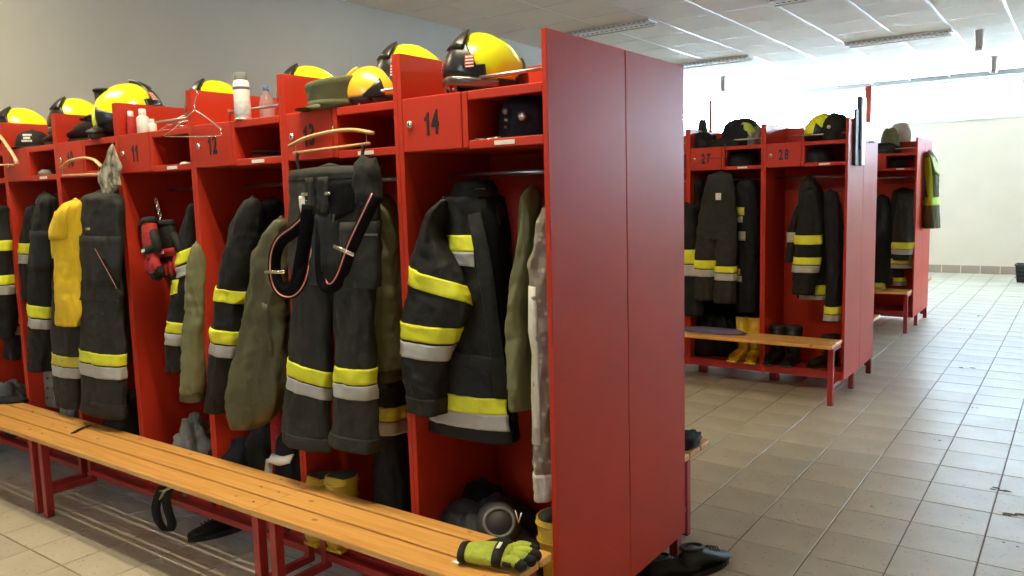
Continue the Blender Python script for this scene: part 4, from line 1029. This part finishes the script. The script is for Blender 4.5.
# ------------------------------------------------------------------ rubber boots
def rubber_boot(label, x, y, z, az, mt, h=.33, group=None, r=.062):
    t = thing('rubber_boot', label, 'boot', (x, y, z), -az, group)
    MB().tube([(0, .03, .05), (0, .035, .12), (0, .03, .2), (0, .025, h)], [(r*.8, r*.9), (r*.86, r*.95), (r, r*1.1), (r*1.1, r*1.2)], 22, up=(0, 1, 0)).build('shaft', mt, t, True)
    MB().tube([(0, .10, .045), (0, .06, .05), (0, 0, .05), (0, -.08, .045), (0, -.14, .036), (0, -.175, .03)], [(.030, .03), (.046, .045), (.047, .048), (.048, .042), (.042, .034), (.02, .02)], 18, up=(0, 0, 1)).build('foot', mt, t, True)
    box('sole', mt if mt != 'blackrub' else 'slot', t, -.046, .046, -.175, .10, 0, .018, .006)
    for k in range(3):
        zz = h-.02-.06*k; q = 1.1-.05*k
        MB().tube([(r*q*1.01*cos(a*pi/12), .026+r*q*1.1*sin(a*pi/12), zz) for a in range(24)], .0035, 6, closed=True).build('rib', mt, t, True)
    MB().tube([(0, .025, h-.002), (0, .025, h+.002)], [(r*1.0, r*1.1)]*2, 20, up=(0, 1, 0)).build('opening', 'slot', t)
    return t
def base_at(px, Y): p = at(px, 480, Y); return p.x
ZS = .1425
rubber_boot('yellow rubber boot behind the bench under the trousers of locker 13, front one', -1.062, .06, ZS, R(176), 'boot', .30, r=.058)
rubber_boot('yellow rubber boot beside its twin under locker 13, the one by the divider', -1.172, .05, ZS, R(184), 'boot', .28, r=.05)
rubber_boot('yellow rubber boot at the right of locker 14 next to the end panel', -.105, .13, ZS, R(0), 'boot', .30)
rubber_boot('black rubber boot at the right bottom of locker 13', base_at(388, .2), .24, ZS, R(15), 'blackrub', .33)
rubber_boot('black rubber boot standing behind in the right bottom of locker 13', base_at(400, .3), .36, ZS, R(5), 'blackrub', .34)

# ------------------------------------------------------------------ bags, heaps and shoes at the bottom of the near row
def heap(name, label, cat, px, py, Y, rx, ry, rz, mt, seed, z=ZS, amp=.2, parts=(), fr=7):
    p = at(px, py, Y); t = thing(name, label, cat, (p.x, Y, z))
    o = link('body', lump_mesh(rx, ry, rz, seed, amp, n=44, m=26, fr=fr), mt, t, True)
    for n, m2, mb in parts: mb.build(n, m2, o, True)
    return t
# dark heap in locker 14 with a round collar opening and a V mark
hp = at(492, 520, .2); B0 = Vector((hp.x, .22, ZS))
c0 = at(505, 524, .04)-B0; nrm = (CAM-at(505, 524, .04)).normalized(); ux = nrm.cross(Vector((0, 0, 1))).normalized(); uy = ux.cross(nrm)
col_ = MB().tube([c0+ux*(.052*cos(a*pi/14))+uy*(.048*sin(a*pi/14)) for a in range(28)], .006, 8, closed=True)
disc = MB().tube([c0-nrm*.004, c0+nrm*.001], .052, 24)
neck = MB().tube([c0-nrm*.12, c0-nrm*.05, c0-nrm*.004], [.085, .068, .056], 20)
vm = at(524.5, 518, .03)-B0
vmk = MB()
for q in ((-.012, .018), (.013, .016)):
    vmk.ribbon([vm+ux*0-uy*.02, vm+Vector((q[0], 0, q[1]))], Vector((.002, 0, 0)), .002)
heap('kit_bag', 'dark grey crumpled kit bag with round opening in locker 14 behind the glove', 'bag', 490, 520, .22, .25, .18, .185, 'bagfab', 31, parts=(('neck', 'bagfab', neck), ('opening_rim', 'grey', col_), ('opening', 'slot', disc), ('mark', 'paper', vmk)), fr=5, amp=.22)
o = link('dark_garment', lump_mesh(.2, .14, .20, 33, .12, n=40, m=22), 'navy', None, True); o.location = (base_at(470, .34), .34, ZS); tag(o, 'dark blue garment heaped behind the kit bag in locker 14', 'clothes')
# locker 12
heap('sports_bag', 'dark blue bag lying behind the bench in locker 12', 'bag', 236, 445, .12, .16, .12, .23, 'navy', 41)
heap('dark_bag', 'black bag hanging low below the olive bomber jacket in locker 12', 'bag', 268, 440, .2, .12, .12, .30, 'black', 42)
heap('trimmed_bag', 'dark blue bag with white trim poking up beside the trousers of locker 13', 'bag', 291, 470, .06, .085, .06, .33, 'navy', 87, amp=.14, parts=(('white_trim', 'white', MB().ribbon(smooth_pts([Vector((-.085, -.035, .27)), Vector((-.05, -.066, .315)), Vector((.02, -.068, .315)), Vector((.075, -.05, .33))], 12), Vector((0, .012, .016)), .008)), ('white_corner', 'white', MB().ribbon(smooth_pts([Vector((-.088, -.04, .30)), Vector((-.085, -.055, .24)), Vector((-.06, -.068, .20))], 8), Vector((.016, .006, .004)), .008))))
o = link('red_cloth', lump_mesh(.05, .05, .42, 43, .12), 'redfab', None, True); o.location = (base_at(284, .16), .16, ZS); tag(o, 'red cloth showing between the trousers and the bag at locker 12', 'cloth')
heap('silver_jacket', 'silvery grey crumpled jacket at the bottom of locker 11', 'jacket', 196, 435, .10, .14, .11, .26, 'grey', 44, amp=.26)
heap('dark_bag', 'black bag at the bottom of locker 10 beside the red side wall', 'bag', 126, 420, .15, .10, .12, .3, 'black', 45)
heap('grey_rag', 'small silver grey rag behind the bench below the trousers of locker 10', 'cloth', 70, 412, .06, .06, .05, .26, 'grey', 46, amp=.2)
heap('grey_bag', 'grey and black bag at the far left behind the bench', 'bag', 6, 385, .12, .14, .13, .22, 'grey', 47)
heap('black_bag', 'black bag beside the grey one at the far left bottom', 'bag', 16, 395, .05, .12, .06, .17, 'black', 48)

# ------------------------------------------------------------------ on and under the near bench
p = atz(8, 402, BZ); o = link('black_cloth', lump_mesh(.14, .05, .022, 51, .25), 'black', None, True); o.location = (p.x, p.y, BZ); o.rotation_euler = (0, 0, R(35)); tag(o, 'black folded cloth on the left end of the bench', 'cloth')
a = atz(73, 433, BZ+.004); b = atz(89, 425.5, BZ+.004)
place('black_strap', 'short black strap lying on the bench in the left half', 'strap', [('webbing', 'black', MB().ribbon([a, (a+b)/2+Vector((0, 0, .004)), b], Vector((.004, .010, 0)), .004), False)])
Ys = -.10
sp = smooth_pts([at(x, y, Ys) for x, y in ((163, 486), (158, 497), (156, 510), (160, 524), (168, 531), (172, 524), (168, 510), (166, 497), (170, 488))], 30)
place('hanging_strap', 'black strap loop hanging below the bench with a pale buckle', 'strap', [('webbing', 'black', MB().ribbon(sp, Vector((.019, .012, 0)), .004)), ('buckle', 'pale', MB().ribbon([at(161, 498, Ys-.02), at(165, 490, Ys-.02), at(172, 487, Ys-.02)], Vector((.008, .006, .008)), .006)), ('clip', 'chrome', MB().tube([at(152, 494, Ys), at(160, 491, Ys), at(172, 488, Ys)], .004, 8))])
q = atz(183, 503, .2); o = link('black_pouch', lump_mesh(.07, .05, .055, 53, .2), 'black', None, True); o.location = (at(184, 500, .02).x, .06, ZS); tag(o, 'black pouch on the locker floor beside the hanging strap', 'pouch')
q = atz(226, 531, FZ); shoe('black_shoe', 'black shoe standing on the floor below the bench', (q.x, .08, FZ), R(20), 'leather', L=.28)
# shoes beside the end panel
q = atz(698, 570, FZ); shoe('black_shoe', 'black shoe on the floor by the end panel, the right of the pair', (q.x+.02, q.y+.02, FZ), R(200), 'leather', L=.29, hgt=.12)
q = atz(674, 578, FZ); shoe('black_shoe', 'black shoe on the floor by the end panel, the left of the pair', (q.x+.0, q.y-.02, FZ), R(205), 'leather', L=.29, hgt=.12)
q = atz(656, 590, FZ); shoe('black_slipper', 'flat black shoe partly cut by the bottom edge of the photo', (q.x, q.y, FZ), R(120), 'blackrub', L=.27, hgt=.06, lace=False)
q = atz(694, 444, BZ); o = link('knit_hat', lump_mesh(.045, .11, .042, 55, .2), 'black', None, True); o.name = 'knit_hat'; o.location = (-.075, 1.22, BZ); tag(o, 'black cap lying on the bench end behind the big end panel', 'cap')

# ------------------------------------------------------------------ second row
YL = YB
hung('fire_jacket', 'black fire jacket beside the big end panel in the second row', 'jacket', [
    dict(n='body', m='black', Y=YL+.0, b=.08, fold=.05, L=[(676, 696, 203), (674, 700, 240), (674, 702, 285), (674, 703, 315)], st=[st(Y_, quad(670, 706, 249, 263), .006), st(S_, quad(670, 706, 264, 275), .006)])])
T27 = hung('fire_trousers', 'dark fire trousers hanging in front of locker 27, stripes on both legs', 'trousers', [
    dict(n='seat', m='charcoal', Y=YL-.04, b=.06, fold=.06, L=[(709, 731, 172), (704, 734, 190), (700, 736, 215), (698, 736, 240)], st=[('name_tag', 'paper', quad(716, 720, 193, 200), .008)]),
    dict(n='leg', m='charcoal', Y=YL-.04, b=.06, fold=.05, L=[(698, 717, 228), (696, 717, 250), (695, 716, 275), (694, 714, 300)], st=[st(Y_, quad(690, 720, 260, 268), .006), st(S_, quad(690, 720, 269, 276), .006)]),
    dict(n='leg', m='charcoal', Y=YL-.04, b=.06, fold=.05, L=[(716, 737, 228), (716, 737, 250), (716, 736, 275), (714, 736, 303)], st=[st(Y_, quad(710, 740, 266, 272), .006), st(S_, quad(710, 740, 273, 280), .006)])])
hung('fire_jacket', 'black fire jacket at the left of locker 27 with a thin stripe', 'jacket', [
    dict(n='sleeve', m='black', Y=YL+.12, b=.06, fold=.05, L=[(694, 704, 178), (692, 703, 200), (692, 700, 228), (692, 699, 250)], st=[st(Y_, quad(688, 704, 224, 230), .006)])])
hung('dark_coat', 'long black coat filling the back of locker 27 behind the trousers', 'coat', [
    dict(n='body', m='lining', Y=YL+.34, b=.09, fold=.05, L=[(712, 752, 178), (704, 760, 192), (701, 762, 240), (700, 762, 325)])])
hung('dark_jacket', 'black jacket with small yellow and white patches at the right of locker 27', 'jacket', [
    dict(n='body', m='navy', Y=YL+.12, b=.08, fold=.05, L=[(738, 755, 178), (734, 758, 195), (734, 759, 240), (735, 758, 285), (737, 757, 312)],
         st=[('patch', 'hiyel2', quad(737, 744, 207, 215), .007), ('patch', S_, quad(738, 743, 216, 222), .007), ('patch', S_, quad(740, 745, 231, 240), .007), ('patch', 'hiyel2', quad(736, 741, 268, 274), .007), ('patch', S_, quad(736, 742, 275, 281), .007)])])
hung('fire_jacket', 'black fire jacket with striped sleeve hanging alone on the rail of locker 28', 'jacket', [
    dict(n='body', m='charcoal', Y=YL+.17, b=.10, fold=.05, L=[(803, 815, 176), (800, 822, 192), (798, 826, 225), (797, 827, 260), (798, 827, 298)], st=[st(Y_, quad(810, 830, 284, 293), .007), st(S_, quad(801, 830, 294, 302), .007)]),
    dict(n='sleeve', m='black', Y=YL+.04, b=.07, fold=.05, L=[(803, 817, 188), (799, 820, 212), (796, 820, 240), (794, 818, 270), (793, 815, 294)], st=[st(Y_, quad(788, 824, 235, 244), .006), st(Y_, quad(788, 824, 257, 264), .006), st(S_, quad(788, 824, 265, 272), .006)]),
    dict(n='sleeve', m='black', Y=YL+.10, b=.06, fold=.05, L=[(796, 804, 205), (790, 800, 225), (787, 798, 246), (785, 796, 262)], st=[st(S_, quad(783, 802, 232, 242), .006)])])
hung('dark_jacket', 'dark jacket with a striped cuff at the right side of locker 28', 'jacket', [
    dict(n='sleeve', m='navy', Y=YL+.10, b=.07, fold=.05, L=[(824, 838, 190), (825, 842, 215), (827, 842, 260), (826, 841, 300), (824, 840, 321)], st=[st(Y_, quad(820, 845, 306, 313), .006), st(S_, quad(820, 845, 314, 320), .006)])])
hk = smooth_pts([at(x, y, YL-.05) for x, y in ((692, 168), (700, 161), (708, 158), (726, 159))], 12)
place('wire_hanger', 'wire hanger with the trousers on the door of locker 27', 'hanger', [('arm', 'darkgrey', MB().tube(hk, .004, 8)), ('hook', 'darkgrey', MB().tube(smooth_pts([at(726, 159, YL-.05), at(727, 152, YL-.04), at(726, 146, YL-.02), at(724, 144, YL)], 10), .004, 8))])
rubber_boot('yellow rubber boot under locker 27, the left and taller showing', at(741, 340, YL+.12).x, YL+.14, ZS, R(10), 'boot', .36, r=.055)
rubber_boot('yellow rubber boot under locker 27, the right by the divider', at(754, 340, YL+.12).x, YL+.14, ZS, R(-5), 'boot', .36, r=.055)
rubber_boot('black rubber boot in locker 28, the left of three', at(776, 340, YL+.14).x, YL+.16, ZS, R(10), 'blackrub', .30)
rubber_boot('black rubber boot in locker 28, in the middle of three', at(792, 340, YL+.14).x, YL+.16, ZS, R(0), 'blackrub', .30)
rubber_boot('black rubber boot in locker 28 below the striped cuff', at(828, 340, YL+.2).x, YL+.2, ZS, R(35), 'blackrub', .24)
heap('dark_bag', 'black bag at the bottom of locker 27 behind the violet cloth', 'bag', 705, 330, YL+.2, .12, .12, .28, 'black', 61)
heap('dark_bag', 'black bag at the bottom of locker 27 left of the yellow boots', 'bag', 724, 330, YL+.24, .09, .10, .26, 'navy', 62)
p = at(713, 329, YL-.16); o = link('violet_cloth', lump_mesh(.27, .09, .028, 63, .2, n=40), 'purple', None, True); o.location = (p.x, YL-.16, BZ); tag(o, 'violet cloth spread along the bench in front of locker 27', 'cloth')
def top_b(px, Y, dz=0, row=YB): p = at(px, 130, Y); return (p.x, Y, ZT+dz)
heap('dark_bag', 'dark rounded bag with a yellow green flap on locker 27', 'bag', 741, 128, YB+.25, .16, .12, .17, 'navy', 64, z=ZT, amp=.1, parts=(('flap', 'lime', MB().ribbon(smooth_pts([Vector((.02, -.085, .155)), Vector((.08, -.095, .135)), Vector((.125, -.09, .075))], 8), Vector((.03, .0, .04)), .012)),))
t = heap('dark_garment', 'dark folded garment on the left part of locker 27', 'clothes', 702, 132, YB+.2, .12, .12, .10, 'black', 65, z=ZT)
heap('dark_garment', 'dark pointed bundle standing on the left of locker 27', 'clothes', 702.5, 124, YB+.3, .045, .05, .19, 'charcoal', 66, z=ZT, amp=.1)
heap('dark_garment', 'flat dark garment between the bags on locker 27', 'clothes', 724, 138, YB+.1, .14, .06, .055, 'black', 67, z=ZT)
heap('dark_garment', 'grey blue folded garment on locker 27 by the divider', 'clothes', 757, 130, YB+.25, .06, .12, .12, 'grey', 68, z=ZT)
helmet('yellow helmet seen against the window on locker 28', top_b(824, YB+.30), R(-140), (R(4), 0), .92, z0=-.05)
heap('dark_bag', 'black bag with a pale badge on the right of locker 28', 'bag', 836, 130, YB+.14, .10, .09, .15, 'black', 69, z=ZT, amp=.1, parts=(('badge', 'paper', MB().tube([Vector((-.03, -.085, .10)), Vector((-.03, -.094, .10))], .014, 14)),))
for px, lab, n in ((741, 'dark folded clothes in the compartment above the hanging trousers of the second row', 70), (817, 'dark folded clothes in the compartment above the lone jacket of the second row', 71)):
    p = at(px, 155, YB+.15); o = link('folded_clothes', lump_mesh(.12, .12, .085, n, .1), 'navy', None, True); o.location = (p.x, YB+.16, 1.7275); tag(o, lab, 'clothes')
def post(label, px, y0, Y, w):
    p = at(px, y0, Y); z1 = p.z; t = thing('marker_post', label, 'post', (p.x, Y, ZT))
    box('post', 'redpost', t, -w/2, w/2, -.012, .012, .006, z1-ZT, .003); box('foot_plate', 'redmetal', t, -.06, .06, -.05, .05, 0, .006)
post('flat red post standing on top of the second row behind the end panel', 868.6, 86, YB+.72, .046)
post('thin red post standing behind the dark bundles on locker 27', 710.5, 100, YB+.80, .024)
# framed board on the end of the second row
q0 = atx(852.5, 150, XB); q1 = atx(859.5, 150, XB); z1 = atx(856, 96, XB).z; z0 = atx(856, 165.5, XB).z
t = thing('narrow_board', 'narrow metal framed board fixed to the end panel of the second row', 'board', (XB, (q0.y+q1.y)/2, z0)); hw = (q1.y-q0.y)/2
box('panel', 'darkgrey', t, .004, .022, -hw, hw, 0, z1-z0-.10); box('metal_edge', 'alu', t, .002, .040, hw*.1, hw, 0, z1-z0-.005, .003); box('metal_edge', 'darkgrey', t, .002, .034, -hw*.15, hw*.05, .12, z1-z0, .003)
# ------------------------------------------------------------------ farthest row
hung('fire_jacket', 'dark fire jacket with striped cuff in the farthest row', 'jacket', [
    dict(n='body', m='black', Y=YC+.15, b=.10, fold=.05, L=[(893, 914, 188), (891, 915, 210), (890, 914, 240), (890, 912, 268)], st=[st(Y_, quad(887, 917, 258, 263), .008), st(S_, quad(887, 917, 263.5, 267.5), .008)]),
    dict(n='sleeve', m='charcoal', Y=YC+.02, b=.08, fold=.05, L=[(899, 914, 190), (896, 914, 215), (894, 913, 240), (894, 912, 260)], st=[st(Y_, quad(890, 916, 242, 248.5), .008), st(S_, quad(890, 916, 249, 254), .008)])])
hung('dark_jacket', 'black jacket at the left of the farthest locker, half hidden', 'jacket', [
    dict(n='body', m='black', Y=YC+.12, b=.09, fold=.05, L=[(876, 888, 195), (874, 892, 220), (874, 893, 255), (874, 892, 284)])])
hung('dark_trousers', 'dark trousers with yellow and silver cuffs low in the farthest row', 'trousers', [
    dict(n='leg', m='black', Y=YC+.18, b=.07, fold=.05, L=[(891, 903, 262), (891, 904, 275), (892, 904, 286)], st=[st(Y_, quad(888, 907, 277, 281), .008), st(S_, quad(888, 907, 281.5, 285), .008)])])
o = link('yellow_cloth', lump_mesh(.07, .06, .05, 81, .15), 'hiyel2', None, True); p = at(879, 287, YC-.1); o.location = (p.x, YC-.1, BZ); tag(o, 'yellow cloth on the bench of the farthest row', 'cloth')
def top_c(px, Y): p = at(px, 145, Y); return (p.x, Y, ZT)
cap('baseball_cap', 'olive cap on top of the farthest row, leftmost there', top_c(883, YC+.15), R(60), 'kepi', 'cap')
heap('dark_garment', 'black flat garment under the caps on the farthest row', 'clothes', 884, 146, YC+.12, .16, .08, .09, 'black', 82, z=ZT)
heap('pale_bag', 'pale olive bundle on the farthest row right of the cap', 'bag', 890, 140, YC+.3, .10, .10, .22, 'olive', 83, z=ZT, amp=.15)
heap('pale_bundle', 'small pale bundle behind on the farthest row', 'bundle', 900, 140, YC+.5, .11, .10, .16, 'pale', 84, z=ZT+.14, amp=.15)
p = at(896, 160, YC+.15); o = link('folded_clothes', lump_mesh(.12, .12, .08, 85, .1), 'navy', None, True); o.location = (p.x, YC+.16, 1.7275); tag(o, 'dark folded clothes in the compartment of the farthest locker', 'clothes')
# vest on the end panel
YV = YC+.52
v_ = at(931, 190, YV)
hung('safety_vest', 'dark vest with yellow green bands hanging on the end of the farthest row', 'vest', [
    dict(n='body', m='kepi', Y=YV, b=.17, fold=.05, L=[(927, 932, 150), (925, 936, 160), (926, 938, 172), (926, 938, 200), (924, 939, 228)],
         st=[st('vislime', quad(920, 942, 197, 205), .008), st('vislime', [(926, 152), (929, 152), (933, 197), (929, 197)], .009), st('vislime', [(930, 155), (934, 158), (938, 178), (934, 172)], .009)])])
# crate at the right edge
p = atz(1022, 285, FZ)
t = thing('waste_bin', 'black bin on the floor by the back wall at the right edge', 'bin', (p.x+.06, 12.95, FZ))
MB().add([(x*s, y*s, z) for z, s in ((0, .85), (.28, 1)) for x, y in ((-.18, -.15), (.18, -.15), (.18, .15), (-.18, .15))], [(3, 2, 1, 0), (0, 1, 5, 4), (1, 2, 6, 5), (2, 3, 7, 6), (3, 0, 4, 7)]).build('body', 'blackplastic', t)
box('rim', 'darkgrey', t, -.19, .19, -.16, -.14, .262, .29, .004); box('rim', 'darkgrey', t, -.19, .19, .14, .16, .262, .29, .004); box('rim', 'darkgrey', t, -.19, -.17, -.14, .14, .262, .29, .004); box('rim', 'darkgrey', t, .17, .19, -.14, .14, .262, .29, .004)
for k in range(3): box('ridge', 'darkgrey', t, -.178, .178, -.1565, -.1405, .07+.06*k, .08+.06*k, .002)
